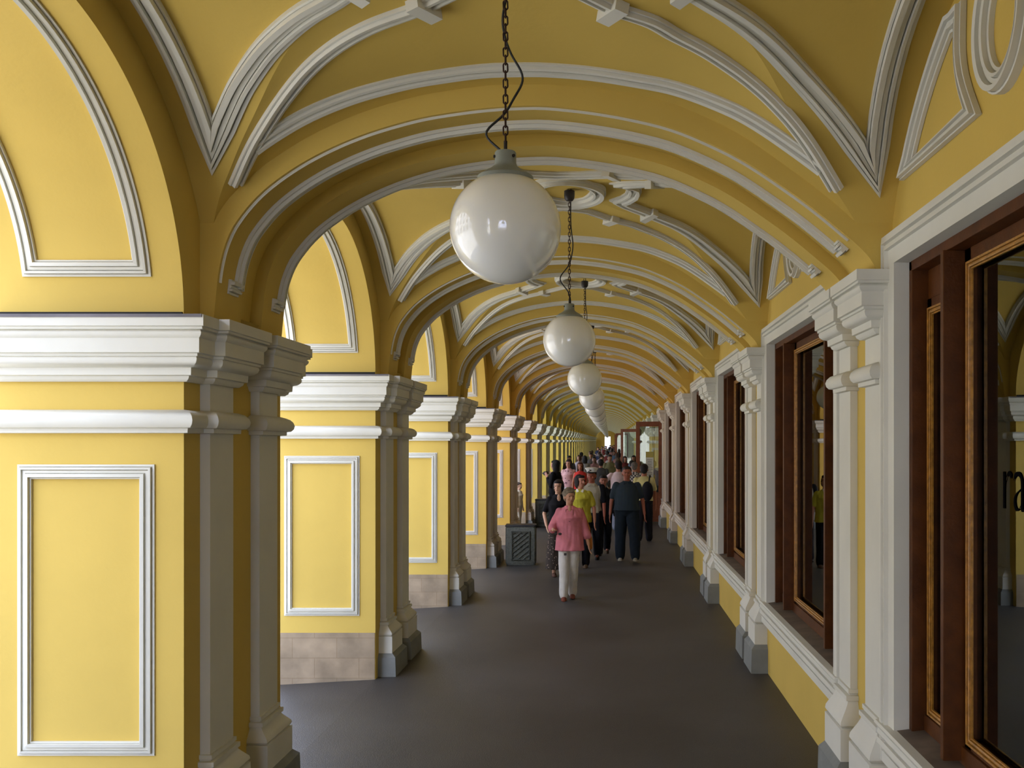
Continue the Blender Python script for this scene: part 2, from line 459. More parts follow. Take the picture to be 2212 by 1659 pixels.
def make_pier():      # origin: floor level, middle of the pier along the gallery, x = 0 gallery axis
    root = empty('arcade_pier')
    h = .78
    mb = MB(); mb.box(XO, XL, -h, h, -.12, 2.86); mb.build('pier_body', YEL, root)
    mb = MB()
    mb.box(XO - .01, XL - .005, -h - .006, -h + .05, -.12, .428); mb.box(XO - .01, XL - .005, h - .05, h + .006, -.12, .428)
    mb.box(XO - .012, XO + .03, -h, h, -.12, .428)
    mb.build('stone_plinth', STONE, root)
    g1 = [(XO, 0), (XO, -h), (XL, -h), (XL, -.57), (XL + .055, -.57), (XL + .055, -.23), (XL, -.23)]
    g2 = [(XL, .21), (XL + .055, .21), (XL + .055, .55), (XL, .55), (XL, h), (XO, h), (XO, 0)]
    for g in (g1, g2):
        mb = MB(); sweep(mb, g, CORN); fixnormals(mb.build('cornice', WHT, root, angle=38))
        mb = MB(); sweep(mb, g, TOR); fixnormals(mb.build('band_moulding', WHT, root, angle=38))
    for sg in (-1, 1):
        mb = MB(); ya, yb = sorted((sg * (h + .02), sg * (h + .172))); mb.box(XO, XL + .160, ya, yb, 2.846, 2.862); mb.build('ledge_flashing', ZINC, root)['label'] = 'dull grey metal ledge cover'
        mb = MB(); N = Vector((0, sg, 0))
        loop = [(Vector((x, sg * h, z)), N) for x, z in ((-3.033, .627), (-2.397, .627), (-2.397, 2.063), (-3.033, 2.063))]
        ribbon(mb, loop, .075, .028, closed=True, flip=sg > 0)
        mb.build('panel_moulding', WHT, root, angle=40)
    for a, b in ((-.57, -.23), (.21, .55)):
        mb = MB(); mb.box(XL - .02, XL + .055, a, b, .2, 2.6)
        p = mb.build('pilaster', WHT, root)
        path = [(XL, a), (XL + .055, a), (XL + .055, b), (XL, b)]
        mb = MB(); sweep(mb, path, BASEL); fixnormals(mb.build('pilaster_base', WHT, p, angle=38))
        mb = MB(); sweep(mb, path, PLL); fixnormals(mb.build('plinth_block', GRY, p, angle=38))['label'] = 'grey plinth block'
    return root

def make_right_pilasters():
    out = []
    for a, b in ((-.48, -.16), (.21, .51)):
        root = empty('wall_pilaster')
        mb = MB(); mb.box(XR - .045, XR + .03, a, b, .2, 2.95); mb.build('shaft', WHT, root)
        path = [(XR, b), (XR - .045, b), (XR - .045, a), (XR, a)]
        mb = MB(); sweep(mb, path, up(CORN, .28)); fixnormals(mb.build('capital', WHT, root, angle=38))
        mb = MB(); sweep(mb, path, up(TOR, .272)); fixnormals(mb.build('neck_band', WHT, root, angle=38))
        mb = MB(); sweep(mb, path, BASER); fixnormals(mb.build('base', WHT, root, angle=38))
        mb = MB(); sweep(mb, path, PLR); fixnormals(mb.build('plinth_block', GRY, root, angle=38))['label'] = 'grey plinth block'
        out.append(root)
    return out

# ------------------------------------------------------------------ shop window of one bay (y = 0 at the middle of the bay)
def make_window():
    root = empty('window_1'); tag(root, kind='structure')
    Y1 = 1.68; XF = 1.47
    # white architrave, mitred at the top corners
    mb = MB()
    pr = [(0, .06), (0, -.005), (.018, -.012), (.022, -.03), (.07, -.034), (.076, -.014), (.085, -.014), (.088, -.026), (.12, -.03), (.124, -.01), (.16, -.006), (.225, -.006), (.225, .075)]
    # (inward distance from the outer edge, x relative to XF + .03)
    corners = [(-Y1, .50, 1, 0), (-Y1, 3.335, 1, -1), (Y1, 3.335, -1, -1), (Y1, .50, -1, 0)]
    cols = []
    for (y, z, sy, sz) in corners:
        cols.append([(XF + .03 + x, y + sy * w, z + sz * w * .78) for w, x in pr])
    mb.grid(cols); fixnormals(mb.build('architrave', WHT, root, angle=30))
    # sill moulding
    mb = MB()
    sp = [(.06, .702), (-.014, .702), (-.022, .690), (-.016, .676), (.006, .673), (.006, .664), (-.004, .662), (-.010, .640), (-.002, .626), (.012, .623), (.012, .614), (-.006, .612), (-.012, .585), (-.006, .572), (.014, .569), (.014, .560), (.000, .558), (.000, .500), (.010, .494), (.014, .484), (.05, .48)]
    rows = [[(XF + x, y, z) for x, z in sp] for y in (-Y1 - .005, Y1 + .005)]
    mb.grid(rows); mb.add(rows[0], [tuple(range(len(sp)))]); mb.add(rows[1], [tuple(range(len(sp)))])
    fixnormals(mb.build('sill_moulding', WHT, root, angle=30))
    mb = MB(); mb.add([(XF + .04, -1.455, .703), (1.70, -1.455, .725), (1.70, 1.455, .725), (XF + .04, 1.455, .703), (XF + .04, -1.455, .66), (1.70, -1.455, .66), (1.70, 1.455, .66), (XF + .04, 1.455, .66)],
                      [(0, 1, 2, 3), (4, 7, 6, 5), (0, 4, 5, 1), (3, 2, 6, 7), (0, 3, 7, 4)]); mb.build('window_ledge', LEDGE, root)
    # wooden lining
    YI, ZB, ZT = 1.455, .71, 3.16
    mb = MB()
    mb.box(1.575, 1.82, -YI, -YI + .045, ZB, ZT); mb.box(1.575, 1.82, YI - .045, YI, ZB, ZT)
    mb.box(1.575, 1.82, -YI, YI, ZT - .05, ZT + .02); mb.box(1.64, 1.82, -YI, YI, ZB, ZB + .09)
    mb.build('wood_frame', WOOD, root, bevel=.004)
    mb = MB()
    for y in (-.87, .87): mb.box(1.555, 1.70, y - .022, y + .022, ZB + .02, ZT - .05)
    mb.build('window_post', WOOD, root, bevel=.004)
    def sash(y0, y1, z0, z1, x, w):
        s = MB(); s.box(x, x + .06, y0, y0 + w, z0, z1); s.box(x, x + .06, y1 - w, y1, z0, z1)
        s.box(x, x + .06, y0, y1, z1 - w, z1); s.box(x, x + .06, y0, y1, z0, z0 + w)
        so = s.build('sash', WOOD, root, bevel=.004)
        g = MB(); N = Vector((-1, 0, 0)); q = w
        loop = [(Vector((x, a, b)), N) for a, b in ((y0 + q, z0 + q), (y1 - q, z0 + q), (y1 - q, z1 - q), (y0 + q, z1 - q))]
        ribbon(g, loop, .04, .018, closed=True); g.build('bead', GOLD, so)['label'] = 'golden varnished bead'
        g = MB(); g.box(x + .028, x + .034, y0 + w - .01, y1 - w + .01, z0 + w - .01, z1 - w + .01)
        g.build('glass_pane', GLASS, so, smooth=False)
        return so
    sash(-.848, .848, ZB + .05, ZT - .05, 1.655, .085)
    sash(-YI + .05, -.895, ZB + .05, ZT - .20, 1.655, .07)
    sash(.895, YI - .05, ZB + .05, ZT - .20, 1.655, .07)
    mb = MB()
    for sy in (-1, 1): mb.box(1.66, 1.71, sy * .895, sy * (YI - .05), ZT - .20, ZT - .05)
    mb.build('head_panel', WOOD, root)
    return root

# ------------------------------------------------------------------ wall relief above a shop window
def make_relief():
    root = MB(); X = XR - .0095; N = Vector((-1, 0, 0))
    def Pn(d, z): return (Vector((X, d, z)), N)
    ribbon(root, [Pn(.20 * math.cos(t), 3.84 + .235 * math.sin(t)) for t in [2 * PI * i / 40 for i in range(40)]], .10, .045, closed=True)
    o = root.build('oval_relief', WHT, None, angle=40)
    outs = [o]
    for sg in (-1, 1):
        mb = MB(); pts = [(.36, 3.60), (1.30, 3.60)]
        for i in range(1, 14):
            d = lerp(1.30, .50, i / 13); pts.append((d, Sz(d + .17) - .045 if d > .6 else min(4.06, Sz(d) - .12)))
        for i in range(1, 8):
            t = i / 8; pts.append((lerp(.50, .36, t) + .06 * math.sin(PI * t) * 1, lerp(4.04, 3.60, t)))
        # lower left corner lies on the lunette
        ribbon(mb, [Pn(sg * d, z) for d, z in pts], .085, .035, closed=True, flip=sg < 0)
        outs.append(mb.build('panel_relief', WHT, None, angle=40))
    return outs

# ------------------------------------------------------------------ assemble the gallery
ceil0 = make_ceiling(); wl0 = make_left_wall(); pier0 = make_pier(); rp0 = make_right_pilasters(); win0 = make_window(); rel0 = make_relief()
wr = MB()
for k in range(KB, NB):
    yc = YC0 + BAY * k; yp = yc + BAY / 2
    c = ceil0 if k == KB else copy_tree(ceil0); c.location.y = yc; 
    w = wl0 if k == KB else copy_tree(wl0); w.location.y = yc
    p = pier0 if k == KB else copy_tree(pier0); p.location.y = yp
    r = rp0 if k == KB else [copy_tree(o) for o in rp0]
    wi = win0 if k == KB else copy_tree(win0); wi.location.y = yc; wi.name = 'window_%d' % (k - KB + 1)
    rl = rel0 if k == KB else [copy_tree(o) for o in rel0]
    for o in (c, w, p, *r, wi, *rl):
        def tt(o):
            m = o.data.materials[0] if o.data and len(o.data.materials) else None
            o.color = (*(bay_tint(k) if m is YEL else trim_tint(k)), 1)
            for ch in o.children: tt(ch)
        tt(o)
    for o in r: o.location.y = yp
    for o in rl: o.location.y = yc
    for o in (c, w, p, *r, wi, *rl): o.location.z = zo(yc)
    Z = zo(yc)
    n = k            # pier k stands beyond bay k; k=0 is the nearest visible one
    if 0 <= n < 12:
        what = 'yellow arcade pier with white panel and paired pilasters, nearest the camera at the left edge' if n == 0 else 'yellow arcade pier with white panel and paired pilasters, %s from the camera on the left' % ORD[n]
        tag(p, what, 'pier', 'arcade piers on the street side')
        if n == 0: txt = ('pale pilaster with grey plinth beside the nearest shop window frame at right', 'pale pilaster with grey plinth just beyond the nearest one, before the second shop window')
        else: txt = ('pale wall pilaster, nearer one of the %s pair along the shop wall' % ORD[n], 'pale wall pilaster, farther one of the %s pair along the shop wall' % ORD[n])
    elif n < 0:
        tag(p, 'yellow arcade pier behind the camera position, out of the view', 'pier', 'arcade piers behind the viewer')
        txt = ('pale wall pilaster behind the camera position', 'pale wall pilaster behind the camera position')
    else:
        tag(p, 'slim distant yellow pier far down the left side, beyond the twelfth', 'pier', 'far arcade piers')
        txt = ('pale distant pilaster far down the shop wall, beyond the twelfth pair',) * 2
    for o, t in zip(r, txt):
        tag(o, t, 'pilaster', 'pilasters on the shop wall' if 0 <= n < 12 else ('pilasters behind the viewer' if n < 0 else 'far pilasters on the shop wall'))
    where = ('above the nearest shop window' if n == 0 else 'above the %s shop window from camera' % ORD[n]) if 0 <= n < 8 else ('above a shop window behind the camera' if n < 0 else 'above a distant shop window beyond the eighth')
    gr = 'wall reliefs ' + ('in the near bays' if 0 <= n < 8 else 'behind the viewer' if n < 0 else 'in the far bays')
    tag(rl[0], 'white moulded oval ring ' + where, 'wall relief', gr)
    tag(rl[1], 'white three-cornered moulding, near side of oval ' + where, 'wall relief', gr)
    tag(rl[2], 'white three-cornered moulding, far side of oval ' + where, 'wall relief', gr)
    wr.box(XR, 1.86, yc - BAY / 2, yc + BAY / 2, -.1, .60 + Z)
    wr.box(XR, 1.86, yc - BAY / 2, yc + BAY / 2, 3.20 + Z, 5.6)
    wr.box(XR, 1.86, yc - BAY / 2, yc - 1.47, .60 + Z, 3.20 + Z); wr.box(XR, 1.86, yc + 1.47, yc + BAY / 2, .60 + Z, 3.20 + Z)
o = wr.build('wall_right', YEL, smooth=False); tag(o, kind='structure')

Y0 = YC0 + BAY * KB - BAY / 2
# floor with a fall towards the street, street, roof mass, shop interior, ends
mb = MB(); xs = [XO - .35, XL, -1.2, XR + .1]; zs = [-.085, -.012, 0, 0]
mb.grid([[(x, y, z + zo(y)) for x, z in zip(xs, zs)] for y in [Y0 - 2, 10, 30] + [30 + (YEND - 0) / 40 * i for i in range(1, 41)]])
tag(mb.build('floor', ASPH, smooth=False), kind='structure')
mb = MB(); mb.box(-60, XO - .35, Y0 - 60, YEND + 60, -.4, -.10); tag(mb.build('floor', PAVE, smooth=False), kind='structure')
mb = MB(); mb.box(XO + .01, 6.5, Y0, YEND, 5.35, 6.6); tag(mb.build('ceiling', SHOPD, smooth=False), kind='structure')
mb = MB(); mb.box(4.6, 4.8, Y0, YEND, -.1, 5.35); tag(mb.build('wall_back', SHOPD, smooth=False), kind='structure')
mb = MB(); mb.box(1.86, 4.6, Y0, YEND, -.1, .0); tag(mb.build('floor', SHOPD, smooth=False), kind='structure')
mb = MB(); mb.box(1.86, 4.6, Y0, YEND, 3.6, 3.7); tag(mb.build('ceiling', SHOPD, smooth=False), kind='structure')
bld = empty('street_building', (-30, 60, -.1)); tag(bld, 'long pale building across the street, outside the view', 'building')
mb = MB(); mb.box(-6, 0, -110, 190, 0, 17); mb.build('facade', FAC, bld)
mb = MB(); mb.box(-.1, .5, -110, 190, 16.6, 17.2); mb.box(-.1, .25, -110, 190, 5, 5.3); mb.build('facade_cornice', FAC, bld)
mb = MB()
for i in range(60):
    for z in (1.2, 6.4, 11.2): mb.box(-.05, .04, -108 + i * 5, -106.2 + i * 5, z, z + 3)
mb.build('facade_windows', SHOPD, bld)['kind'] = 'stuff'
# far end wall with an opening to the daylight
mb = MB(); a, b, zt = -.72, .20, 3.62
mb.box(XO, a, YEND - .3, YEND, -.1, 5.6); mb.box(b, 4.8, YEND - .3, YEND, -.1, 5.6); mb.box(a, b, YEND - .3, YEND, zt, 5.6)
tag(mb.build('wall_end', YEL, smooth=False), kind='structure')

# ------------------------------------------------------------------ lamps
def make_lamp(n_links=27, cable=1):
    """origin: centre of the globe; the ceiling plate is ZR above"""
    root = empty('globe_lamp'); R = .2125; ZR = 1.20
    mb = MB(); prof = []
    for i in range(33):
        t = lerp(-PI / 2, PI / 2 * .74, i / 32); prof.append((max(.001, R * math.cos(t)), R * math.sin(t) * 1.0))
    lathe(mb, prof, n=64); mb.build('glass_globe', OPAL, root, angle=60)
    mb = MB(); lathe(mb, [(.100, .176), (.108, .185), (.106, .197), (.085, .212), (.060, .226), (.045, .238), (.041, .25), (.041, .288), (.037, .294), (.01, .295)], n=40)
    cap = mb.build('lamp_cap', CAPM, root, angle=35)
    for a in (200, 320, 80):
        mb = MB(); d = Vector((math.cos(math.radians(a)), math.sin(math.radians(a)), 0)); tube(mb, [d * .038 + Vector((0, 0, .272)), d * .047 + Vector((0, 0, .272))], .006, 8); mb.build('screw', IRON, cap)
    mb = MB(); tube(mb, [(0, 0, .29), (0, 0, .335)], .007, 8); mb.build('hook', IRON, root)
    # chain
    z0 = .33; z1 = ZR - .06; nn = n_links; pitch = (z1 - z0) / nn
    for i in range(nn):
        mb = MB(); z = z0 + pitch * (i + .5); L = pitch * .5 + .003; w = .0085; pts = []
        for k in range(14):
            t = 2 * PI * k / 14; a = w * math.cos(t); b = (L - w) * (1 if math.sin(t) > 0 else -1) + w * math.sin(t)
            pts.append((a, 0, z + b) if i % 2 else (0, a, z + b))
        tube(mb, pts, .0032, 6, closed=True); mb.build('chain_link', RUST, root, angle=60)
    mb = MB(); pts = []
    for i in range(70):
        t = i / 69; z = lerp(.285, ZR - .03, t)
        if cable == 1: a = .085 * math.exp(-((t - .09) / .07) ** 2) * -1 + .055 * math.exp(-((t - .33) / .09) ** 2) - .022 * math.exp(-((t - .58) / .10) ** 2) + .055 * math.exp(-((t - .80) / .06) ** 2)
        elif cable == 2: a = -.085 * math.exp(-((t - .24) / .10) ** 2) + .018 * math.exp(-((t - .55) / .12) ** 2)
        else: a = .012 * math.sin(9 * t)
        pts.append((a + .01, .008, z))
    tube(mb, pts, .0048, 6); mb.build('cable', CABLE, root, angle=60)
    mb = MB(); lathe(mb, [(.008, ZR - .075), (.028, ZR - .072), (.040, ZR - .055), (.043, ZR - .035), (.043, ZR + .005), (.038, ZR + .008), (.001, ZR + .008)], n=24); mb.build('ceiling_rose', IRON, root)
    mb = MB(); tube(mb, [(-.012, 0, ZR), (-.012, 0, ZR + .035), (.012, 0, ZR + .04), (.012, 0, ZR)], .004, 6); mb.build('rose_hook', IRON, root)
    return root
lampA = make_lamp(27, 1); lampB = make_lamp(27, 2)
lx = {0: (-.397, 3.03), 1: (-.322, 3.05), 2: (-.303, 3.02), 3: (-.29, 3.0)}
for k in range(-1, NB):
    x, z = lx.get(k, (-.30, 3.0))
    if k == 0: L = lampA
    elif k == 1: L = lampB
    else:
        L = lampB.copy(); C.objects.link(L)
        for ch in lampB.children:
            if k > 7 and ch.name.split('.')[0] in ('chain_link', 'screw', 'hook', 'rose_hook'): continue
            d = ch.copy(); C.objects.link(d); d.parent = L
            if k < 5:
                for g in ch.children: e = g.copy(); C.objects.link(e); e.parent = d
    L.location = (x, YC0 + BAY * k, z + zo(YC0 + BAY * k))
    if k == 0: t = 'large white globe lamp on a chain, nearest and biggest of the row'
    elif k == -1: t = 'white globe lamp on a chain behind the camera position'
    elif k < 8: t = 'white globe lamp hanging on a chain, %s in the row from the camera' % ORD[k]
    else: t = 'small distant white globe lamp far along the row, beyond the eighth'
    tag(L, t, 'lamp', 'globe lamps along the gallery' if 0 <= k < 8 else ('lamp behind the viewer' if k < 0 else 'far globe lamps'))

# ------------------------------------------------------------------ litter bins
def make_bin():
    root = empty('litter_bin'); w, d, h = .28, .20, .72
    mb = MB()
    def rr(x, y, z, r=.05):
        out = []
        for cx, cy, a0 in ((x - r, y - r, 0), (-x + r, y - r, 90), (-x + r, -y + r, 180), (x - r, -y + r, 270)):
            for k in range(5): a = math.radians(a0 + 22.5 * k); out.append(Vector((cx + r * math.cos(a), cy + r * math.sin(a), z)))
        return out
    mb.loft([rr(w - .02, d - .02, 0), rr(w - .01, d - .01, .03), rr(w, d, .05), rr(w, d, h - .04), rr(w - .01, d - .01, h - .01)])
    body = mb.build('bin_body', BIN, root, angle=40)
    mb = MB(); mb.loft([rr(w + .006, d + .006, h - .012), rr(w + .008, d + .008, h + .004), rr(w, d, h + .02), rr(w - .05, d - .05, h + .024)]); mb.build('bin_rim', BINT, root, angle=40)
    for s in (-1, 1):
        mb = MB(); y = s * d; N = Vector((0, s, 0))
        x0, x1, z0, z1 = -.165, .165, .10, .62
        loop = [(Vector((a, y, b)), N) for a, b in ((x0, z0), (x1, z0), (x1, z1), (x0, z1))]
        ribbon(mb, loop, .024, .024, closed=True, flip=s > 0)
        def clip(c, m):      # line z = m x + c within the panel
            pts = []
            for x in (x0, x1):
                z = m * x + c
                if z0 <= z <= z1: pts.append((x, z))
            for z in (z0, z1):
                x = (z - c) / m
                if x0 < x < x1: pts.append((x, z))
            return pts[:2] if len(pts) >= 2 else None
        for m in (.8, -.8):
            for i in range(-8, 16):
                c = .0 + i * .085; q = clip(c, m)
                if q: ribbon(mb, [(Vector((a, y, b)), N) for a, b in q], .018 if m > 0 else .010, .020 if m > 0 else .010)
        mb.build('lattice_panel', BIN, root, angle=40)
    return root
b1 = make_bin(); b1.location = (-1.63, 18.95, 0); b1.rotation_euler.z = .05
tag(b1, 'grey-green cast litter bin with lattice panel beside the pier, left of the woman in pink', 'litter bin', 'litter bins along the piers')
b2 = copy_tree(b1); b2.location = (-1.72, 27.9, 0); b2.rotation_euler.z = -.04; tag(b2, 'grey-green litter bin behind the woman in black, second along the piers', 'litter bin', 'litter bins along the piers')
b3 = copy_tree(b1); b3.location = (-1.55, 47, zo(47)); b3.rotation_euler.z = 0; tag(b3, 'distant green litter bin behind the woman in the red top', 'litter bin', 'litter bins along the piers')

# ------------------------------------------------------------------ open shop doors
def make_door(name, x, y, ang, w=.75, zt=2.88, zb=.05, panel=.88, notice=False):
    root = empty(name, (x, y, zo(y)), ang); tag(root, kind='structure')
    mb = MB(); s = .11
    mb.box(-w, -w + s, -.025, .025, zb, zt); mb.box(-s, 0, -.025, .025, zb, zt); mb.box(-w + s, -s, -.025, .025, zt - .14, zt); mb.box(-w + s, -s, -.025, .025, zb, zb + .1)
    mb.box(-w + s, -s, -.025, .025, panel - .05, panel)
    RW = DWOOD
    mb.build('door_leaf', RW, root, bevel=.004)
    mb = MB()
    mb.box(-w + s, -s, -.012, .012, zb + .1, panel - .05); mb.box(-w + s + .04, -s - .04, -.02, .02, zb + .14, zb + .42); mb.box(-w + s + .04, -s - .04, -.02, .02, zb + .46, panel - .09)
    mb.build('door_panel', RW, root, bevel=.006)
    mb = MB(); mb.box(-w + s - .01, -s + .01, -.003, .003, panel - .01, zt - .13); mb.build('glass_pane', GLASS, root, smooth=False)
    mb = MB(); tube(mb, [(-w + .05, -.03, 1.0), (-w + .05, -.07, 1.02), (-w + .05, -.07, 1.28), (-w + .05, -.03, 1.30)], .01, 8); mb.build('door_handle', GOLD, root)
    if notice:
        mb = MB(); mb.box(-.48, -.26, -.010, -.005, 1.18, 2.02); nn = mb.build('door_notice', PAPER, root, smooth=False)
        mb = MB(); mb.box(-.48, -.26, -.012, -.010, 1.86, 2.02); mb.build('notice_header', mat('ochre_print', (.42, .36, .10), .8), nn, smooth=False)
        mb = MB(); rr_ = random.Random(3)
        for i in range(13):
            z = 1.80 - i * .045; a = .01 + rr_.random() * .05; mb.box(-.47 + a, -.27 - a, -.0125, -.0105, z - .012, z)
        mb.build('notice_lines', INK, nn, smooth=False)
    return root
DWOOD = mat('red_brown_wood', (.22, .065, .022), .45, var=.25, vscale=8)
make_door('door_1', 1.50, 28.8, math.radians(-14), .76, 2.87, notice=True)
make_door('door_2', 1.44, 46.3, math.radians(-22), .98, 2.87)
make_door('door_3', 1.44, 78, math.radians(-20), 1.0, 2.9)
make_door('door_4', 1.44, 95, math.radians(-20), 1.0, 2.9)

mb = MB(); rr_ = random.Random(4)
for i in range(9):
    pts = []; x = .80 + rr_.uniform(-.06, .06); d = -1.16 + rr_.uniform(-.05, .05); a = rr_.uniform(0, 6.28)
    for j in range(8):
        pts.append(onT(x, d)[0] + Vector((0, YC0 + 2 * BAY, -.012))); a += rr_.uniform(-1, 1); x += .025 * math.cos(a); d += .02 * math.sin(a)
    tube(mb, pts, .005, 5)
tag(mb.build('wire_tangle', IRON, None), 'small dark tangle stuck on the third bay of the ceiling at right', 'tangle')  # squiggle of thin tubes for a dark mark on the vault
# lettering and stickers on the shop glass
def text(name, s, size, m, loc, parent, ext=.001, sx=1.0):
    cu = bpy.data.curves.new(name, 'FONT'); cu.body = s; cu.size = size; cu.extrude = ext; cu.offset = -.007; cu.resolution_u = 6
    o = bpy.data.objects.new(name, cu); C.objects.link(o)
    dg = bpy.context.evaluated_depsgraph_get(); me = bpy.data.meshes.new_from_object(o.evaluated_get(dg))
    bpy.data.objects.remove(o); me.materials.clear(); me.materials.append(m)
    t = bpy.data.objects.new(name, me); C.objects.link(t); t.parent = parent; t.location = loc
    t.rotation_euler = (PI / 2, 0, -PI / 2); t.scale = (sx, 1, 1)
    return t
W1 = bpy.data.objects['window_%d' % (0 - KB + 1)]
lt = text('glass_lettering', 'ra', .38, LETR, (1.680, .475, 1.925), W1, sx=.85); lt['label'] = 'thin black lettering on the glass'
W3 = bpy.data.objects['window_%d' % (2 - KB + 1)]
mb = MB()
mb.box(1.679, 1.682, -.52, -.28, 1.98, 2.18); st = mb.build('window_sticker', RED, W3, smooth=False)
mb = MB(); mb.box(1.677, 1.679, -.52, -.28, 1.975, 1.995); mb.box(1.677, 1.679, -.46, -.34, 2.04, 2.06); mb.box(1.677, 1.679, -.48, -.32, 2.10, 2.12); mb.build('sticker_print', PAPER, st, smooth=False)
mb = MB()
for (a, b, c, d) in ((-.46, -.34, 1.36, 1.86), (-.52, -.40, 1.40, 1.56), (-.36, -.28, 1.38, 1.50), (-.44, -.38, 1.86, 1.94)): mb.box(1.679, 1.682, a, b, c, d)
st = mb.build('window_sticker', RED, W3, smooth=False)
mb = MB(); mb.box(1.677, 1.679, -.43, -.41, 1.45, 1.80); mb.box(1.677, 1.679, -.50, -.47, 1.42, 1.54); mb.build('sticker_print', PAPER, st, smooth=False)

# ------------------------------------------------------------------ people
def remeshed(mb, name, m, voxel, parent=None, smooth=2, disp=0):
    me = bpy.data.meshes.new('tmp'); me.from_pydata(mb.v, [], mb.f); me.update()
    t = bpy.data.objects.new('tmp', me); C.objects.link(t); fixnormals(t)
    r = t.modifiers.new('r', 'REMESH'); r.mode = 'VOXEL'; r.voxel_size = voxel; r.use_smooth_shade = True
    if smooth: sm = t.modifiers.new('s', 'SMOOTH'); sm.iterations = smooth; sm.factor = .5
    dg = bpy.context.evaluated_depsgraph_get(); out = bpy.data.meshes.new_from_object(t.evaluated_get(dg))
    bpy.data.objects.remove(t); bpy.data.meshes.remove(me)
    out.name = name
    if disp:
        nz = [v.normal.copy() for v in out.vertices]
        for v, n in zip(out.vertices, nz):
            c = v.co; k = noise.noise(Vector((c.x * 9, c.y * 9, c.z * 4.5))) + .5 * noise.noise(Vector((c.x * 22, c.y * 22, c.z * 9)))
            v.co = c + n * k * disp
    out.materials.clear(); out.materials.append(m)
    out.polygons.foreach_set('use_smooth', [True] * len(out.polygons))
    o = bpy.data.objects.new(name, out); C.objects.link(o)
    if parent: o.parent = parent
    return o

def ell(mb, c, r, n=16, rot=None):
    c = Vector(c); rows = []
    for i in range(n // 2 + 1):
        t = PI * i / (n // 2); rr = max(.02, math.sin(t)); row = []
        for j in range(n):
            a = 2 * PI * j / n; p = Vector((r[0] * rr * math.cos(a), r[1] * rr * math.sin(a), r[2] * math.cos(t)))
            if rot: p = rot @ p
            row.append(c + p)
        rows.append(row)
    mb.loft(rows)

def limb(mb, pts, rad, n=14, flat=1):
    """tapered limb through the joints, with round ends and extra rings between"""
    P = [Vector(p) for p in pts]; pp = []; rr = []
    for i in range(len(P) - 1):
        for k in range(4):
            t = k / 4; pp.append(P[i].lerp(P[i + 1], t)); rr.append(lerp(rad[i], rad[i + 1], t))
    pp.append(P[-1]); rr.append(rad[-1])
    tube(mb, pp, rr, n, flat)
    ell(mb, P[0], (rad[0],) * 3, 12); ell(mb, P[-1], (rad[-1] * .98,) * 3, 12)
    for i in range(1, len(P) - 1): ell(mb, P[i], (rad[i],) * 3, 12)

def rings_z(mb, levels, n=24):      # (z, rx, ry, x, y)
    mb.loft([[Vector((x + rx * math.cos(2 * PI * i / n), y + ry * math.sin(2 * PI * i / n), z)) for i in range(n)] for z, rx, ry, x, y in levels])

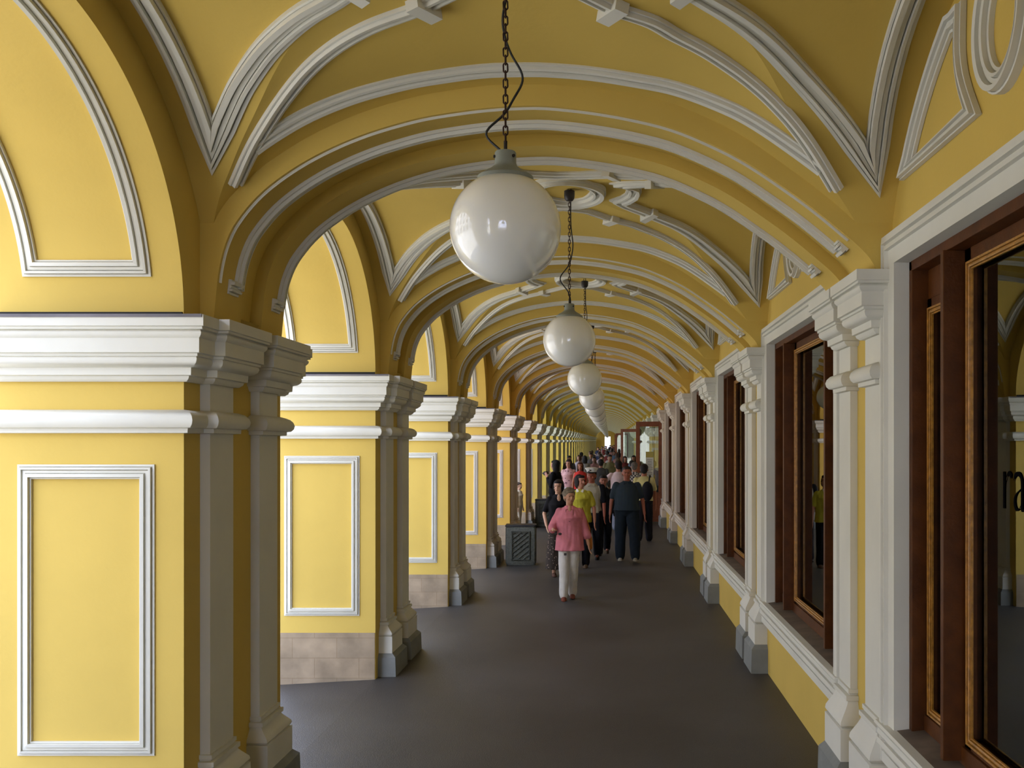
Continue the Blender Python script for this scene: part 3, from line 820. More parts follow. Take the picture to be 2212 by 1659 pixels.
def person(label, loc, H=1.7, rz=0, w=1.0, fem=False, top=(.5, .5, .5), bottom=(.1, .1, .12), kind='trousers', sleeve='short', skin=(.50, .27, .17), hair=(.03, .02, .015), hairstyle='short',
           shoes=(.03, .025, .02), legs=((0, .22, .04), (0, -.22, .3)), arms=(((.25, -.05, -1), (.05, .12, -1)), ((.25, .05, -1), (.05, .12, -1))), head_turn=0, head_tilt=0, loose=0, belly=0,
           group=None, vox=.011, face=True, hem=.90, skirt_len=.15, cap=None, vneck=False, beltcol=None):
    """local frame: the figure faces -y; arms/legs as directions (out, forward, down)"""
    s = H / 1.70
    root = empty('person', loc, rz); tag(root, label, 'person', group)
    shw = (.162 if fem else .182) * (1 + .35 * (w - 1)); hipw = .085 * (1 + .3 * (w - 1))
    zh, zs = .90, 1.383
    # legs
    feet = []
    for side, (o, th, kn) in zip((-1, 1), legs):
        hp = Vector((side * hipw, 0, zh)); a = Vector((side * o, -th, -1)).normalized()
        k = hp + a * .42; b = Vector((side * o * .3, -(th - kn * 1.35), -1)).normalized(); an = k + b * .40
        feet.append([hp, k, an, kn])
    low = min(f[2].z - (.0 if f[3] < .2 else .0) for f in feet); dz = .085 - low
    for f in feet:
        for i in range(3): f[i].z += dz
    zh += dz; D = Vector((0, 0, dz))
    # arms
    A = []
    for side, (u, v) in zip((-1, 1), arms):
        sh = Vector((side * shw, .005, zs - .02)) + D
        el = sh + Vector((side * u[0], -u[1], u[2])).normalized() * .285
        wr = el + Vector((side * v[0], -v[1], v[2])).normalized() * .245
        A.append((sh, el, wr, Vector((side * v[0], -v[1], v[2])).normalized(), side))
    # ---------------- body (one surface)
    mb = MB()
    q = w
    rings_z(mb, [(.86 + dz, .10 * q, .08, 0, .0), (.93 + dz, .155 * q, .105 * q, 0, .005), (1.03 + dz, (.125 if fem else .14) * q, .095 * q, 0, 0), (1.15 + dz, .135 * q, .10 * q, 0, 0), (1.25 + dz, .140 * min(q, 1.15), .095 * q, 0, 0),
                 (1.33 + dz, .120 * min(q, 1.15), .075 * min(q, 1.15), 0, .005), (1.40 + dz, .075, .055, 0, .012), (1.45 + dz, .058, .055, 0, .012)])
    tube(mb, [Vector((0, .015, 1.38)) + D, Vector((0, .01, 1.45)) + D, Vector((0, -.002, 1.53)) + D], [.064, .054 if fem else .06, .055], 16)
    for sh, el, wr, d, side in A:
        limb(mb, [sh + Vector((-side * .01, 0, -.012)), el, wr], [.041 * q ** .5, .036, .025])
        # hand
        ref = Vector((0, -1, 0)) if abs(d.y) < .8 else Vector((0, 0, 1))
        lat = d.cross(ref).normalized() * -side                   # towards the thumb = forward when hanging
        fwd = lat.cross(d).normalized()
        lat2 = fwd if abs(d.z) > .5 else lat                       # spread of the fingers
        th = d.cross(lat2).normalized()
        pc = wr + d * .045
        pal = MB(); R3 = Matrix((lat2, th, d)).transposed()
        ell(mb, pc, (.036, .016, .052), 12, R3)
        for j in range(4):
            off = (j - 1.5) * .018; L = (.062, .075, .080, .066)[3 - j] if side > 0 else (.066, .080, .075, .062)[j]
            b0 = wr + d * .082 + lat2 * off; m1 = b0 + d * L * .5 + th * side * .004; m2 = m1 + d * L * .42 + th * side * .016
            tube(mb, [b0 - d * .02, b0, m1, m2], [.0095, .0095, .0088, .0075], 8); ell(mb, m2, (.0078,) * 3, 8)
        tb = wr + d * .03 + lat2 * .026 * (1 if d.y < .9 else -1); te = tb + (d * .7 + lat2 * .7).normalized() * .05
        tube(mb, [wr + d * .015, tb, te], [.013, .012, .009], 8); ell(mb, te, (.009,) * 3, 8)
    for hp, k, an, kn in feet:
        limb(mb, [hp, k, an], [.075 * q, .052, .034])
        tube(mb, [an + Vector((0, .03, -.02)), an + Vector((0, -.03, -.045)), an + Vector((0, -.12, -.06))], [.032, .035, .022], 12, .8)
    # head
    HC = Vector((0, -.012, 1.588)) + D
    RT = Matrix.Rotation(head_turn, 3, 'Z') @ Matrix.Rotation(head_tilt, 3, 'X') @ Matrix.Scale(1.11, 3)
    def hd(x, y, z): return HC + RT @ Vector((x, y, z))
    ell(mb, hd(0, .012, .022), (.074, .092, .088), 20, RT); ell(mb, hd(0, -.022, -.035), (.056, .062, .078), 18, RT)
    ell(mb, hd(0, -.040, -.088), (.028, .026, .022), 12, RT)
    ell(mb, hd(0, -.090, -.018), (.0125, .018, .024), 10, RT); ell(mb, hd(0, -.084, .028), (.045, .012, .010), 10, RT)
    for sx in (-1, 1):
        ell(mb, hd(sx * .074, .010, -.012), (.010, .020, .031), 10, RT); ell(mb, hd(sx * .035, -.062, -.030), (.022, .018, .018), 10, RT)
    if vneck:
        ell(mb, Vector((0, -.080 * q, 1.355)) + D, (.040, .030, .10), 14)
    body = remeshed(mb, 'body', SKIN, vox * .75 if face else vox, root); body.color = (*skin, 1)
    if face:
        for sx in (-1, 1):
            mb = MB(); ell(mb, hd(sx * .030, -.0775, .004), (.012, .006, .0055), 10, RT); mb.build('eye', EYE, body)
            mb = MB(); ell(mb, hd(sx * .031, -.083, .026), (.019, .005, .0035), 10, RT); e = mb.build('eyebrow', HAIR, body); e.color = (*hair, 1)
        mb = MB(); ell(mb, hd(0, -.080, -.058), (.023, .008, .006), 10, RT); e = mb.build('mouth', SKIN, body); e.color = (.36, .10, .08, 1)
    # hair
    if hairstyle != 'bald':
        mb = MB(); hv = 1.09 if hairstyle == 'curly' else 1.0; ell(mb, hd(0, .030, .040), (.083 * hv, .092 * hv, .082 * hv), 20, RT)
        ell(mb, hd(0, .058, -.010), (.074, .055, .075), 16, RT)
        if hairstyle in ('short', 'bob', 'curly', 'long'): ell(mb, hd(0, -.035, .072), (.066, .05, .034), 14, RT)
        if hairstyle == 'crop': ell(mb, hd(0, -.030, .076), (.058, .046, .026), 14, RT)
        if hairstyle == 'curly':
            rr_ = random.Random(5)
            for i in range(26):
                a = rr_.random() * 2 * PI; e = rr_.random() * 1.25 - .1
                ell(mb, hd(.082 * math.cos(a) * math.cos(e), .025 + .09 * math.sin(a) * math.cos(e) * (1 if math.sin(a) > 0 else .75), .035 + .085 * math.sin(e)) , (.024,) * 3, 8) if not (math.sin(a) < -.3 and e < .5) else None
        if hairstyle in ('bob', 'long'):
            for sx in (-1, 1): ell(mb, hd(sx * .066, .015, -.005), (.026, .062, .085), 12, RT)
            ell(mb, hd(0, .062, -.045), (.078, .045, .08), 14, RT)
        if hairstyle == 'long':
            for sx in (-1, 1): ell(mb, hd(sx * .068, .02, -.09), (.030, .045, .10), 12, RT)
            ell(mb, hd(0, .065, -.10), (.085, .04, .12), 14, RT)
        h = remeshed(mb, 'hair', HAIR, .010, root, 1, .004); h.color = (*hair, 1)
    # top
    q2 = q + .10 + loose; zt = hem + dz
    mb = MB()
    lv = [(zt, (.165 + loose * .08) * q2, (.115 + loose * .07) * q2 + belly * .6, 0, -belly * .3), (max(zt + .06, 1.02 + dz), (.150 if fem else .152) * q2, .105 * q2 + belly, 0, -belly * .7),
          (1.15 + dz, .15 * q2, .106 * q2 + belly * .8, 0, -belly * .5), (1.27 + dz, .162 * min(q2, 1.30), .116 * q2 + (.012 if fem else 0), 0, -.012 if fem else -.003), (1.34 + dz, .160 * min(q2, 1.26), .098 * q2, 0, .004), (1.38 + dz, .135 * min(q2, 1.26), .088 * min(q2, 1.3), 0, .006),
          (1.418 + dz, .092 * min(q2, 1.3), .070 * min(q2, 1.3), 0, .012), (1.447 + dz, .072, .064, 0, .013)]
    if zt > 1.0: lv = lv[1:]
    rings_z(mb, lv)
    for sh, el, wr, d, side in A:
        if sleeve == 'short':
            e2 = sh.lerp(el, .72); limb(mb, [sh + Vector((-side * .02, 0, -.006)), e2], [.064 * q ** .5, .057 + loose * .02]);
        elif sleeve == 'long':
            limb(mb, [sh + Vector((-side * .02, 0, -.006)), el, el.lerp(wr, .92)], [.064 * q ** .5, .052, .040])
        elif sleeve == 'three':
            limb(mb, [sh + Vector((-side * .02, 0, -.01)), el, el.lerp(wr, .45)], [.066 * q ** .5, .062, .066])
        else:
            ell(mb, sh + Vector((-side * .03, 0, -.01)), (.05, .05, .06), 12)
    t = remeshed(mb, 'top_garment', CLOTH, vox, root, 2, .013 if loose else .007); t.color = (*top, 1)
    if sleeve in ('three', 'long', 'short') and face:
        mb = MB()
        for sx in (-1, 1):
            c0 = Vector((sx * .052, -.035, 1.452)) + D; c1 = Vector((sx * .016, -.088 * q2 ** .5, 1.405)) + D; c2 = Vector((sx * .062, -.092 * q2 ** .5, 1.385)) + D; c3 = Vector((sx * .078, -.02, 1.44)) + D
            th = Vector((0, -.006, .004)); mb.loft([[c0, c1, c2, c3], [c0 + th, c1 + th, c2 + th, c3 + th]])
        c = mb.build('collar', CLOTH, t, smooth=False); fixnormals(c); c.color = (*[min(1, v * 1.1) for v in top], 1)
    # bottom garment
    mb = MB()
    if kind == 'skirt':
        c = (feet[0][1] + feet[1][1]) / 2; zb = skirt_len
        rings_z(mb, [(zb, .235, .20, c.x, c.y * .9), (zb + .25, .215, .18, c.x, c.y * .7), (.60, .19, .15, 0, c.y * .4), (.88 + dz, .165 * q, .12 * q, 0, 0), (1.0 + dz, .14 * q, .10 * q, 0, 0)])
        g = remeshed(mb, 'skirt', CLOTH, vox, root, 1, .012)
    else:
        rings_z(mb, [(.82 + dz, .12 * q, .085 * q, 0, .005), (.90 + dz, .172 * q, .122 * q, 0, .005), (1.0 + dz, .150 * q, .108 * q, 0, 0)])
        for hp, k, an, kn in feet:
            if kind == 'shorts': limb(mb, [hp + Vector((0, 0, .02)), k + (an - k) * .05], [.092 * q, .078])
            else:
                lw = .006 if fem else .013
                limb(mb, [hp + Vector((0, 0, .02)), k, an + (an - k) * .02], [(.092 + lw * .4) * q, (.070 + lw) * q ** .7, (.062 + lw) * q ** .5])
        g = remeshed(mb, 'trousers' if kind == 'trousers' else 'shorts', CLOTH, vox, root, 2, .010)
    g.color = (*bottom, 1)
    # shoes
    for hp, k, an, kn in feet:
        mb = MB(); tilt = min(.9, max(0, kn) * 1.5) if kn > .2 else 0
        R = Matrix.Rotation(tilt, 3, 'X'); base = an + Vector((0, 0, -.02))
        def f_(x, y, z): return base + R @ Vector((x, y, z))
        mb2 = [[f_(x, y, z) for x, y in ((-.034, .055), (.034, .055), (.044, -.06), (.042, -.12), (.022, -.175), (-.022, -.175), (-.042, -.12), (-.044, -.06))] for z in (-.064, -.048)]
        tube(mb, [f_(0, .035, -.035), f_(0, -.02, -.03), f_(0, -.09, -.045), f_(0, -.155, -.052)], [.034, .042, .038, .022], 12, .9)
        mb.loft(mb2)
        o = remeshed(mb, 'shoe', CLOTH, .009, root, 1); o.color = (*shoes, 1)
    if cap:
        mb = MB(); rows = []
        for r, z in ((.078, .052), (.083, .07), (.085, .085), (.110, .118), (.108, .130), (.06, .142), (.002, .144)):
            rows.append([hd(r * math.cos(2 * PI * i / 24), .012 + r * 1.1 * math.sin(2 * PI * i / 24) - (z - .05) * .1, z) for i in range(24)])
        mb.loft(rows); cp = mb.build('peaked_cap', CLOTH, root, angle=50); cp.color = (.78, .76, .70, 1); cp['label'] = 'white peaked cap with black visor'
        mb = MB(); rr0 = []; rr1 = []
        for i in range(13):
            a = -PI * i / 12; rr0.append(hd(.084 * math.cos(a), .012 + .092 * math.sin(a), .062)); rr1.append(hd(.088 * math.cos(a), .012 + (.092 + .05 * abs(math.sin(a))) * math.sin(a), .048))
        mb.loft([rr0 + rr1[::-1], [p - Vector((0, 0, .006)) for p in rr0 + rr1[::-1]]]); v = mb.build('visor', EYE, cp)
        mb = MB(); p = hd(0, -.096, .095); mb.box(p.x - .018, p.x + .018, p.y - .006, p.y + .004, p.z - .016, p.z + .016); mb.build('cap_badge', EYE, cp)
    for ch in root.children: ch.scale = (s, s, s)
    root['h'] = 0; del root['h']
    root_pts = dict(A=A, D=D, s=s, HC=HC)
    return root, root_pts
def wpt(root, info, p):      # local figure point -> world
    return Vector(root.location) + Matrix.Rotation(root.rotation_euler.z, 3, 'Z') @ (Vector(p) * info['s'])

GRP = 'people walking in the gallery'
down = ((.16, .05, -1), (.05, .15, -1))
# woman in pink
p1, i1 = person('woman with short grey hair in loose pink shirt and white trousers, walking in front', (-.565, 14.6, 0), 1.57, .03, 1.06, True, top=(.60, .19, .21), bottom=(.66, .61, .53), sleeve='three', hair=(.20, .15, .09), hairstyle='curly',
    skin=(.48, .24, .13), shoes=(.20, .055, .03), legs=((.0, .10, .06), (-.08, -.10, .12)), arms=(((.42, -.10, -1), (-.15, .95, -.05)), ((.28, -.05, -1), (.20, .10, -1))), head_turn=.35, loose=.16, hem=.76, vox=.009, vneck=True)
g = MB(); a = i1['A'][0]; c = a[2] + a[3] * .08
for dx in (-.032, .032): ell(g, c + Vector((dx + .05, -.035, -.045)), (.028, .006, .020), 14)
tube(g, [c + Vector((.0, -.02, .0)), c + Vector((.015, -.035, -.03))], .003, 6)
g.build('sunglasses', EYE, None); o = bpy.data.objects['sunglasses']; o.location = p1.location; o.rotation_euler = p1.rotation_euler; o.scale = (i1['s'],) * 3
tag(o, 'dark sunglasses held in the hand of the woman in the pink shirt', 'sunglasses')
mb = MB(); tube(mb, [(-.055, -.105, 1.40), (-.05, -.150, 1.27), (.0, -.168, 1.215), (.055, -.150, 1.27), (.055, -.105, 1.40)], .0035, 6)
st = mb.build('neck_cord', EYE, None); st.parent = p1; st.scale = (i1['s'],) * 3
pouch = MB(); pouch.box(-.085, -.045, -.175, -.14, .70, .735); po = pouch.build('waist_pouch', EYE, None, bevel=.004); po.parent = p1; po.scale = (i1['s'],) * 3
def bag(name, root, info, side, col, size, label, hang=.10, dy=.06):
    a = info['A'][0 if side < 0 else 1]; c = a[2] + Vector((side * .03, dy, -hang)); w, d, h = size
    g = MB()
    rows = []
    for k, (z, f) in enumerate(((-h, .75), (-h * .9, .95), (-h * .3, 1.05), (h * .5, .9), (h, .7))):
        rows.append([c + Vector((w * f * math.cos(2 * PI * i / 20), d * f * math.sin(2 * PI * i / 20), z)) for i in range(20)])
    g.loft(rows); r = empty(name, root.location, root.rotation_euler.z); b = g.build('bag_body', CLOTH, r, angle=50); b.color = (*col, 1)
    g = MB(); sh = a[0] + Vector((side * .03, .02, .05)); tube(g, [c + Vector((0, -d * .5, h * .9)), a[1] + Vector((side * .07, -.02, 0)), sh, a[1] + Vector((side * .07, .07, 0)), c + Vector((0, d * .5, h * .9))], .009, 8)
    b = g.build('strap', CLOTH, r, angle=60); b.color = (*[v * .8 for v in col], 1)
    for ch in r.children: ch.scale = (info['s'],) * 3
    tag(r, label, 'bag'); return r
bag('handbag', p1, i1, 1, (.42, .15, .03), (.035, .10, .10), 'orange brown handbag on the arm of the woman in the pink shirt', hang=-.02, dy=.10)
# woman in black top and long patterned skirt
p2, i2 = person('woman in black top and long dark patterned skirt behind the woman in pink', (-.86, 17.3, 0), 1.61, .15, 1.05, True, top=(.012, .011, .013), bottom=(.045, .028, .018), kind='skirt', sleeve='short', hair=(.012, .009, .01), hairstyle='bob',
    skin=(.62, .36, .24), shoes=(.10, .05, .035), legs=((0, .12, .05), (0, -.10, .1)), arms=(((.30, -.22, -1), (-.10, .55, -.75)), ((.2, .0, -1), (.05, .2, -1))), head_turn=-.35, vox=.010, skirt_len=.13, vneck=True)
sk = [c for c in p2.children if c.name.startswith('skirt')][0]
pm = mat('flecked_skirt', (.030, .020, .014), .8); nt = pm.node_tree; bs = nt.nodes['Principled BSDF']
vo = nt.nodes.new('ShaderNodeTexVoronoi'); vo.inputs['Scale'].default_value = 26; tcc = nt.nodes.new('ShaderNodeTexCoord'); rp = nt.nodes.new('ShaderNodeValToRGB')
nt.links.new(tcc.outputs['Object'], vo.inputs['Vector']); nt.links.new(vo.outputs['Distance'], rp.inputs[0]); nt.links.new(rp.outputs[0], bs.inputs['Base Color'])
rp.color_ramp.elements[0].position = .16; rp.color_ramp.elements[0].color = (.45, .33, .24, 1); rp.color_ramp.elements[1].position = .24; rp.color_ramp.elements[1].color = (.028, .018, .012, 1)
sk.data.materials[0] = pm
# woman in yellow top
p3, i3 = person('woman with dark cropped hair in yellow top with white collar, looking aside', (-.515, 18.35, 0), 1.66, -.10, 1.12, True, top=(.52, .46, .05), bottom=(.012, .012, .016), sleeve='short', hair=(.014, .009, .008), hairstyle='bob',
    skin=(.50, .22, .14), shoes=(.12, .08, .05), legs=((0, .08, .04), (0, -.06, .06)), arms=(down, ((.30, -.02, -1), (.05, .10, -1))), head_turn=.75, head_tilt=-.12, loose=.05, hem=.84, vox=.010)
for c in p3.children_recursive:
    if c.name.startswith('collar'): c.color = (.85, .83, .74, 1); c['label'] = 'white collar'
# man with captain's cap
p4, i4 = person('man in white peaked cap, pale shirt and dark jacket, behind the woman in yellow', (-.335, 19.5, 0), 1.74, -.08, 1.05, top=(.40, .36, .27), bottom=(.012, .012, .016), sleeve='short', hair=(.03, .02, .02), cap=True,
    skin=(.34, .10, .06), shoes=(.015, .013, .012), legs=((0, .16, .05), (0, -.16, .25)), arms=(down, down), head_turn=-.12, vox=.010)
g = MB(); D = i4['D']; rings_z(g, [(.86 + D.z, .185, .115, 0, .02), (1.1 + D.z, .180, .112, 0, .02), (1.3 + D.z, .19, .115, 0, .02), (1.41 + D.z, .14, .08, 0, .025)])
for sh, el, wr, d, side in i4['A']: limb(g, [sh, sh.lerp(el, .85)], [.072, .062])
j = remeshed(g, 'jacket', CLOTH, .011, p4, 2, .006); j.color = (.010, .010, .013, 1); j.scale = (i4['s'],) * 3
for v in j.data.vertices:      # open front
    if v.co.y < -.02 and abs(v.co.x) < .085: v.co.y += .07
# person in black behind the cap
p5, i5 = person('person all in black between the man in the peaked cap and the stocky man', (-.115, 20.6, 0), 1.60, .05, 1.10, top=(.008, .008, .010), bottom=(.006, .006, .008), sleeve='long', hair=(.012, .008, .008),
    skin=(.34, .13, .08), shoes=(.05, .035, .02), legs=((0, .20, .05), (0, -.18, .3)), arms=(down, down), vox=.011)
# stocky man
p6, i6 = person('stocky man in dark striped short-sleeved shirt and jeans striding forward', (.335, 19.5, 0), 1.79, 0, 1.37, top=(.018, .030, .042), bottom=(.014, .020, .026), sleeve='short', hair=(.035, .018, .012), hairstyle='crop',
    skin=(.32, .10, .055), shoes=(.32, .28, .20), legs=((.05, -.05, .08), (.10, .32, .02)), arms=(((.26, -.05, -1), (.10, .15, -1)), ((.30, .05, -1), (.12, .20, -1))), belly=.03, hem=.92, vox=.010)
tp = [c for c in p6.children if c.name.startswith('top_garment')][0]
sm_ = mat('striped_cloth', (.02, .035, .05), .85); nt = sm_.node_tree; bs = nt.nodes['Principled BSDF']; wv = nt.nodes.new('ShaderNodeTexWave'); wv.inputs['Scale'].default_value = 12
tcc = nt.nodes.new('ShaderNodeTexCoord'); rp = nt.nodes.new('ShaderNodeValToRGB'); nt.links.new(tcc.outputs['Object'], wv.inputs['Vector']); nt.links.new(wv.outputs[0], rp.inputs[0]); nt.links.new(rp.outputs[0], bs.inputs['Base Color'])
rp.color_ramp.elements[0].color = (.013, .026, .040, 1); rp.color_ramp.elements[1].color = (.045, .055, .055, 1); rp.color_ramp.elements[0].position = .6; rp.color_ramp.elements[1].position = .9
tp.data.materials[0] = sm_
# man in yellow T-shirt seen from behind with dark backpack
p7, i7 = person('man in yellow T-shirt with dark backpack, seen from behind at right', (.80, 23.4, 0), 1.77, PI - .15, 1.12, top=(.62, .55, .24), bottom=(.012, .012, .016), sleeve='short', hair=(.012, .009, .008), hairstyle='crop',
    skin=(.34, .12, .06), shoes=(.02, .02, .02), legs=((0, .2, .05), (0, -.2, .2)), arms=(down, down), vox=.011, face=False)
g = MB(); ell(g, (-.09, .19, 1.12 + i7['D'].z), (.13, .10, .22), 18)
r = empty('backpack', p7.location, p7.rotation_euler.z); b = remeshed(g, 'bag_body', CLOTH, .012, r, 1, .004); b.color = (.012, .012, .016, 1)
g = MB(); tube(g, [(-.12, .16, 1.30 + i7['D'].z), (-.13, .12, 1.42 + i7['D'].z), (-.13, .02, 1.46 + i7['D'].z), (-.13, -.05, 1.42 + i7['D'].z)], .014, 8); b2_ = g.build('strap', CLOTH, r, angle=60); b2_.color = (.012, .012, .016, 1)
for ch in r.children: ch.scale = (i7['s'],) * 3
tag(r, 'dark backpack on the back of the man in the yellow T-shirt', 'bag')
# man in pale pink shirt, hand on hip, from behind
p8, i8 = person('man in pale pink short-sleeved shirt seen from behind, elbow out', (.235, 26.2, 0), 1.80, PI + .1, 1.15, top=(.72, .58, .60), bottom=(.22, .24, .30), sleeve='short', hair=(.02, .012, .01), hairstyle='crop',
    skin=(.40, .17, .10), shoes=(.03, .03, .03), legs=((0, .15, .05), (0, -.15, .2)), arms=(down, ((.75, -.05, -.75), (-.30, .35, -.7))), vox=.012, face=False)
# dark figure with camera at the left piers
p9, i9 = person('tall person in black with raised camera beside the piers at left', (-1.40, 26.6, 0), 1.80, -1.9, 1.28, top=(.006, .006, .007), bottom=(.006, .006, .007), sleeve='long', hair=(.006, .005, .005), hairstyle='long',
    skin=(.40, .20, .13), shoes=(.01, .01, .01), legs=((0, .05, .04), (0, -.05, .04)), arms=(((.1, .12, -1), (-.25, .45, .9)), ((.1, .12, -1), (-.25, .45, .8))), vox=.012, face=False)
g = MB(); g.box(-.07, .07, -.30, -.23, 1.42, 1.52); ell(g, (0, -.32, 1.47), (.03, .05, .03), 12)
o = g.build('camera_in_hand', IRON, None, smooth=False); o.name = 'photo_camera'; o.location = p9.location; o.rotation_euler = p9.rotation_euler; tag(o, 'dark photo camera held by the tall person in black at left', 'camera')
# floral woman, woman in red
p10, i10 = person('woman with dark curly hair in pale pink patterned top and white trousers', (-1.23, 31, 0), 1.76, .2, 1.12, True, top=(.66, .40, .40), bottom=(.62, .62, .66), sleeve='short', hair=(.03, .014, .012), hairstyle='bob',
    skin=(.50, .26, .18), shoes=(.1, .1, .1), legs=((0, .1, .05), (0, -.1, .1)), arms=(down, ((.2, .1, -1), (-.5, .7, -.3))), head_turn=-.5, vox=.013, face=True)
t10 = [c for c in p10.children if c.name.startswith('top_garment')][0]
pm2 = mat('flecked_top', (.6, .4, .4), .8); nt = pm2.node_tree; bs = nt.nodes['Principled BSDF']
vo = nt.nodes.new('ShaderNodeTexVoronoi'); vo.inputs['Scale'].default_value = 12; tcc = nt.nodes.new('ShaderNodeTexCoord'); rp = nt.nodes.new('ShaderNodeValToRGB')
nt.links.new(tcc.outputs['Object'], vo.inputs['Vector']); nt.links.new(vo.outputs['Distance'], rp.inputs[0]); nt.links.new(rp.outputs[0], bs.inputs['Base Color'])
rp.color_ramp.elements[0].position = .2; rp.color_ramp.elements[0].color = (.10, .03, .05, 1); rp.color_ramp.elements[1].position = .28; rp.color_ramp.elements[1].color = (.66, .40, .40, 1)
t10.data.materials[0] = pm2
p11, i11 = person('woman with long brown hair in bright red top beside the one in patterned pink', (-.86, 30.4, 0), 1.69, .05, 1.15, True, top=(.62, .05, .04), bottom=(.03, .03, .05), sleeve='none', hair=(.10, .04, .025), hairstyle='long',
    skin=(.42, .18, .11), shoes=(.1, .1, .1), legs=((0, .1, .05), (0, -.1, .1)), arms=(down, down), vox=.013)
p12, i12 = person('man in grey jacket and blue jeans seen from behind, mid gallery', (-.27, 33.0, 0), 1.74, PI, 1.15, top=(.075, .072, .068), bottom=(.03, .05, .12), sleeve='long', hair=(.02, .015, .012), hairstyle='short',
    skin=(.36, .16, .10), shoes=(.03, .03, .03), legs=((0, .15, .05), (0, -.15, .2)), arms=(down, down), vox=.013, face=False)
p13, i13 = person('man with grey hair in black and white plaid shirt, from behind', (.70, 28.6, 0), 1.72, PI, 1.08, top=(.30, .30, .30), bottom=(.05, .05, .06), sleeve='short', hair=(.16, .14, .12), hairstyle='short',
    skin=(.40, .18, .11), shoes=(.03, .03, .03), legs=((0, .15, .05), (0, -.15, .2)), arms=(down, down), vox=.013, face=False)
t13 = [c for c in p13.children if c.name.startswith('top_garment')][0]
pm3 = mat('plaid_cloth', (.3, .3, .3), .8); nt = pm3.node_tree; bs = nt.nodes['Principled BSDF']
ck = nt.nodes.new('ShaderNodeTexChecker'); ck.inputs['Scale'].default_value = 22; ck.inputs['Color1'].default_value = (.55, .53, .5, 1); ck.inputs['Color2'].default_value = (.05, .05, .06, 1)
tcc = nt.nodes.new('ShaderNodeTexCoord'); nt.links.new(tcc.outputs['Object'], ck.inputs['Vector']); nt.links.new(ck.outputs[0], bs.inputs['Base Color'])
t13.data.materials[0] = pm3
p14, i14 = person('woman with bushy black hair in white blouse, from behind, near the open door', (.78, 35.0, 0), 1.66, PI, 1.05, True, top=(.62, .60, .56), bottom=(.02, .02, .02), sleeve='short', hair=(.008, .007, .007), hairstyle='curly',
    skin=(.36, .16, .10), shoes=(.03, .03, .03), legs=((0, .1, .05), (0, -.1, .1)), arms=(down, down), vox=.013, face=False)
p15, i15 = person('child in pale patterned clothes standing beside a pier in the daylight at left', (-2.31, 26.2, 0), 1.24, 1.2, 1.0, True, top=(.60, .52, .38), bottom=(.55, .50, .40), sleeve='short', hair=(.05, .03, .02), hairstyle='short',
    skin=(.5, .3, .2), shoes=(.1, .08, .05), legs=((0, .05, .04), (0, -.05, .04)), arms=(down, down), vox=.012, face=False)
p16, i16 = person('person in dark blue with blue cap beside the open door at right', (1.30, 30.2, 0), 1.74, PI - .2, 1.1, top=(.015, .025, .06), bottom=(.01, .012, .02), sleeve='long', hair=(.05, .10, .22), hairstyle='crop',
    skin=(.3, .2, .18), shoes=(.02, .02, .02), legs=((0, .05, .04), (0, -.05, .04)), arms=(down, down), vox=.013, face=False)  # added figure, stands in for a reflection in the door pane

# the crowd farther off: figures copied from four of these and dressed in other colours
protoF = [person('', (0, 0, 0), 1.72, 0, 1.08, top=(.3, .3, .3), sleeve=sl, hairstyle=hs, fem=f, vox=.018, face=False, legs=lg, arms=(down, down), kind=kd, skirt_len=.5)[0]
          for sl, hs, f, lg, kd in (('short', 'short', False, ((0, .18, .05), (0, -.18, .25)), 'trousers'), ('long', 'crop', False, ((0, -.15, .2), (0, .2, .03)), 'trousers'), ('short', 'long', True, ((0, .1, .05), (0, -.1, .1)), 'trousers'), ('none', 'bob', True, ((0, .1, .05), (0, -.1, .1)), 'skirt'))]
tops = [((.40, .36, .40), 'pale lilac'), ((.02, .02, .025), 'black'), ((.22, .04, .04), 'dark red'), ((.10, .09, .09), 'charcoal'), ((.40, .20, .18), 'salmon'), ((.03, .04, .09), 'navy'), ((.25, .16, .12), 'brown'), ((.42, .40, .38), 'white'), ((.30, .28, .15), 'olive'), ((.15, .25, .40), 'blue')]
bots = [(.03, .05, .12), (.012, .012, .015), (.10, .09, .08), (.02, .02, .03), (.25, .22, .17)]
crowd = [(-1.62, 41.5), (-1.28, 43.5), (-.95, 39.5), (-.62, 42), (-.30, 44), (.02, 38.5), (.34, 40.5), (.66, 43), (.98, 41), (-1.35, 50), (-.85, 48), (-.45, 52), (.0, 49), (.40, 51), (.75, 54), (-1.1, 59), (-.6, 62), (-.1, 58), (.30, 63), (.85, 60),
         (-1.2, 72), (-.7, 76), (-.2, 70), (.2, 78), (.7, 73), (1.0, 80), (-1.0, 92), (-.5, 97), (.0, 90), (.5, 99), (.9, 94), (-.8, 112), (-.3, 118), (.3, 110), (.8, 121), (-.5, 138), (.1, 142), (.6, 136)]
rr_ = random.Random(11); used = {}
where = [(0, 45, 'front of distant crowd'), (45, 56, 'middle of distant crowd'), (56, 68, 'back of distant crowd'), (68, 85, 'far down the gallery'), (85, 105, 'very far down the gallery'), (105, 200, 'at the far end of the gallery')]
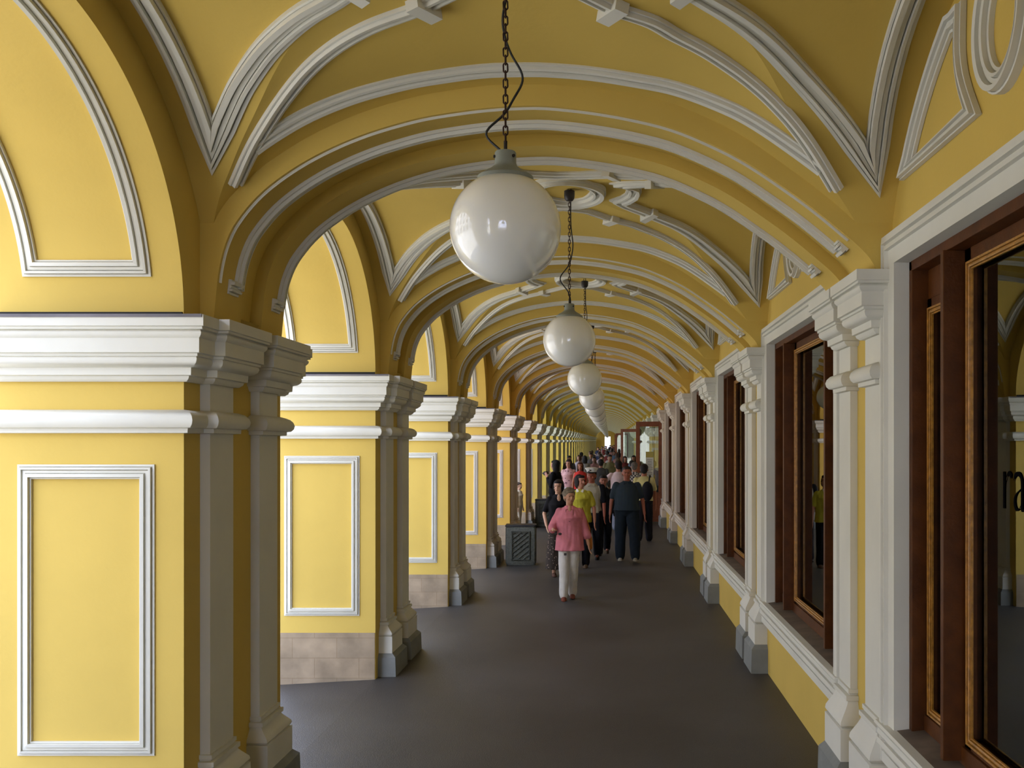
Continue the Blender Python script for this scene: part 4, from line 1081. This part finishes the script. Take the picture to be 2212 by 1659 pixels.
for i, (x, y) in enumerate(crowd):
    pr = protoF[(i * 3 + i // 4) % 4]; fac = rr_.random() < .5
    r = pr if i < 0 else pr.copy(); C.objects.link(r)
    for ch in pr.children:
        c = ch.copy(); C.objects.link(c); c.parent = r
        nm = c.name.split('.')[0]
        if nm == 'top_garment': col, cn = tops[(i * 7 + 3) % 10]; c.color = (*[v * .65 for v in col], 1)
        elif nm in ('trousers', 'skirt'): c.color = (*bots[rr_.randrange(5)], 1)
        elif nm == 'hair': c.color = (*rr_.choice([(.02, .014, .01), (.05, .025, .015), (.10, .06, .03), (.012, .01, .01)]), 1)
        elif nm == 'body': k = rr_.uniform(.28, .45); c.color = (k, k * .5, k * .33, 1)
        sc = rr_.uniform(.96, 1.05) if nm == 'body' else sc if nm != 'body' else 1
    k = rr_.uniform(.95, 1.05); r.scale = (k, k, k)
    r.location = (x, y, zo(y)); r.rotation_euler.z = (0 if fac else PI) + rr_.uniform(-.3, .3)
    wh = [t for a, b, t in where if a <= y < b][0]
    side = 'left side' if x < -.5 else 'right side' if x > .3 else 'centre'
    look = 'facing' if fac else 'back turned'
    tag(r, 'person in %s top, %s, %s, %s' % (cn, look, side, wh), 'person', 'distant crowd')
for pr in protoF:
    for ch in list(pr.children): bpy.data.objects.remove(ch)
    bpy.data.objects.remove(pr)


# ------------------------------------------------------------------ light and camera
SKY, GLOW, GLOW_POW, GLOW_DIR = 4.8, 2.6, 4, (-.45, -.75, .5)
w = bpy.data.worlds.new('sky'); bpy.context.scene.world = w; w.use_nodes = True
nt = w.node_tree; bg = nt.nodes['Background']
tc = nt.nodes.new('ShaderNodeTexCoord'); sp = nt.nodes.new('ShaderNodeSeparateXYZ'); cr = nt.nodes.new('ShaderNodeValToRGB')
nt.links.new(tc.outputs['Generated'], sp.inputs[0]); nt.links.new(sp.outputs[2], cr.inputs[0])
cr.color_ramp.elements[0].color = (.89, .985, 1.38, 1); cr.color_ramp.elements[1].color = (.60, .74, 1.05, 1); cr.color_ramp.elements[1].position = .9
# brighter sky lobe, added to light the pier faces towards the camera
dt = nt.nodes.new('ShaderNodeVectorMath'); dt.operation = 'DOT_PRODUCT'; dt.inputs[1].default_value = Vector(GLOW_DIR).normalized()
nt.links.new(tc.outputs['Generated'], dt.inputs[0])
mxm = nt.nodes.new('ShaderNodeMath'); mxm.operation = 'MAXIMUM'; mxm.inputs[1].default_value = 0; nt.links.new(dt.outputs['Value'], mxm.inputs[0])
pw = nt.nodes.new('ShaderNodeMath'); pw.operation = 'POWER'; pw.inputs[1].default_value = GLOW_POW; nt.links.new(mxm.outputs[0], pw.inputs[0])
ma = nt.nodes.new('ShaderNodeMath'); ma.operation = 'MULTIPLY_ADD'; ma.inputs[1].default_value = GLOW; ma.inputs[2].default_value = SKY; nt.links.new(pw.outputs[0], ma.inputs[0])
nt.links.new(cr.outputs[0], bg.inputs[0]); nt.links.new(ma.outputs[0], bg.inputs[1])
sun = bpy.data.lights.new('sun', 'SUN'); sun.energy = 23; sun.angle = .02; sun.color = (1, .95, .86)
so = bpy.data.objects.new('sun', sun); C.objects.link(so)
dirv = Vector((-.2, .6, -.8)).normalized(); so.rotation_euler = dirv.to_track_quat('-Z', 'Y').to_euler()

cam = bpy.data.cameras.new('camera'); co = bpy.data.objects.new('camera', cam); C.objects.link(co)
co.location = (0, 0, 2.2); co.rotation_euler = (PI / 2, 0, 0)
cam.sensor_width = 36; cam.lens = 36; cam.shift_x = -(1316 - 1106) / 2212; cam.shift_y = (962 - 829.5) / 2212
cam.clip_end = 500
S = bpy.context.scene; S.camera = co
S.view_settings.view_transform = 'Standard'; S.view_settings.look = 'None'; S.view_settings.gamma = 1; S.view_settings.exposure = -0.08
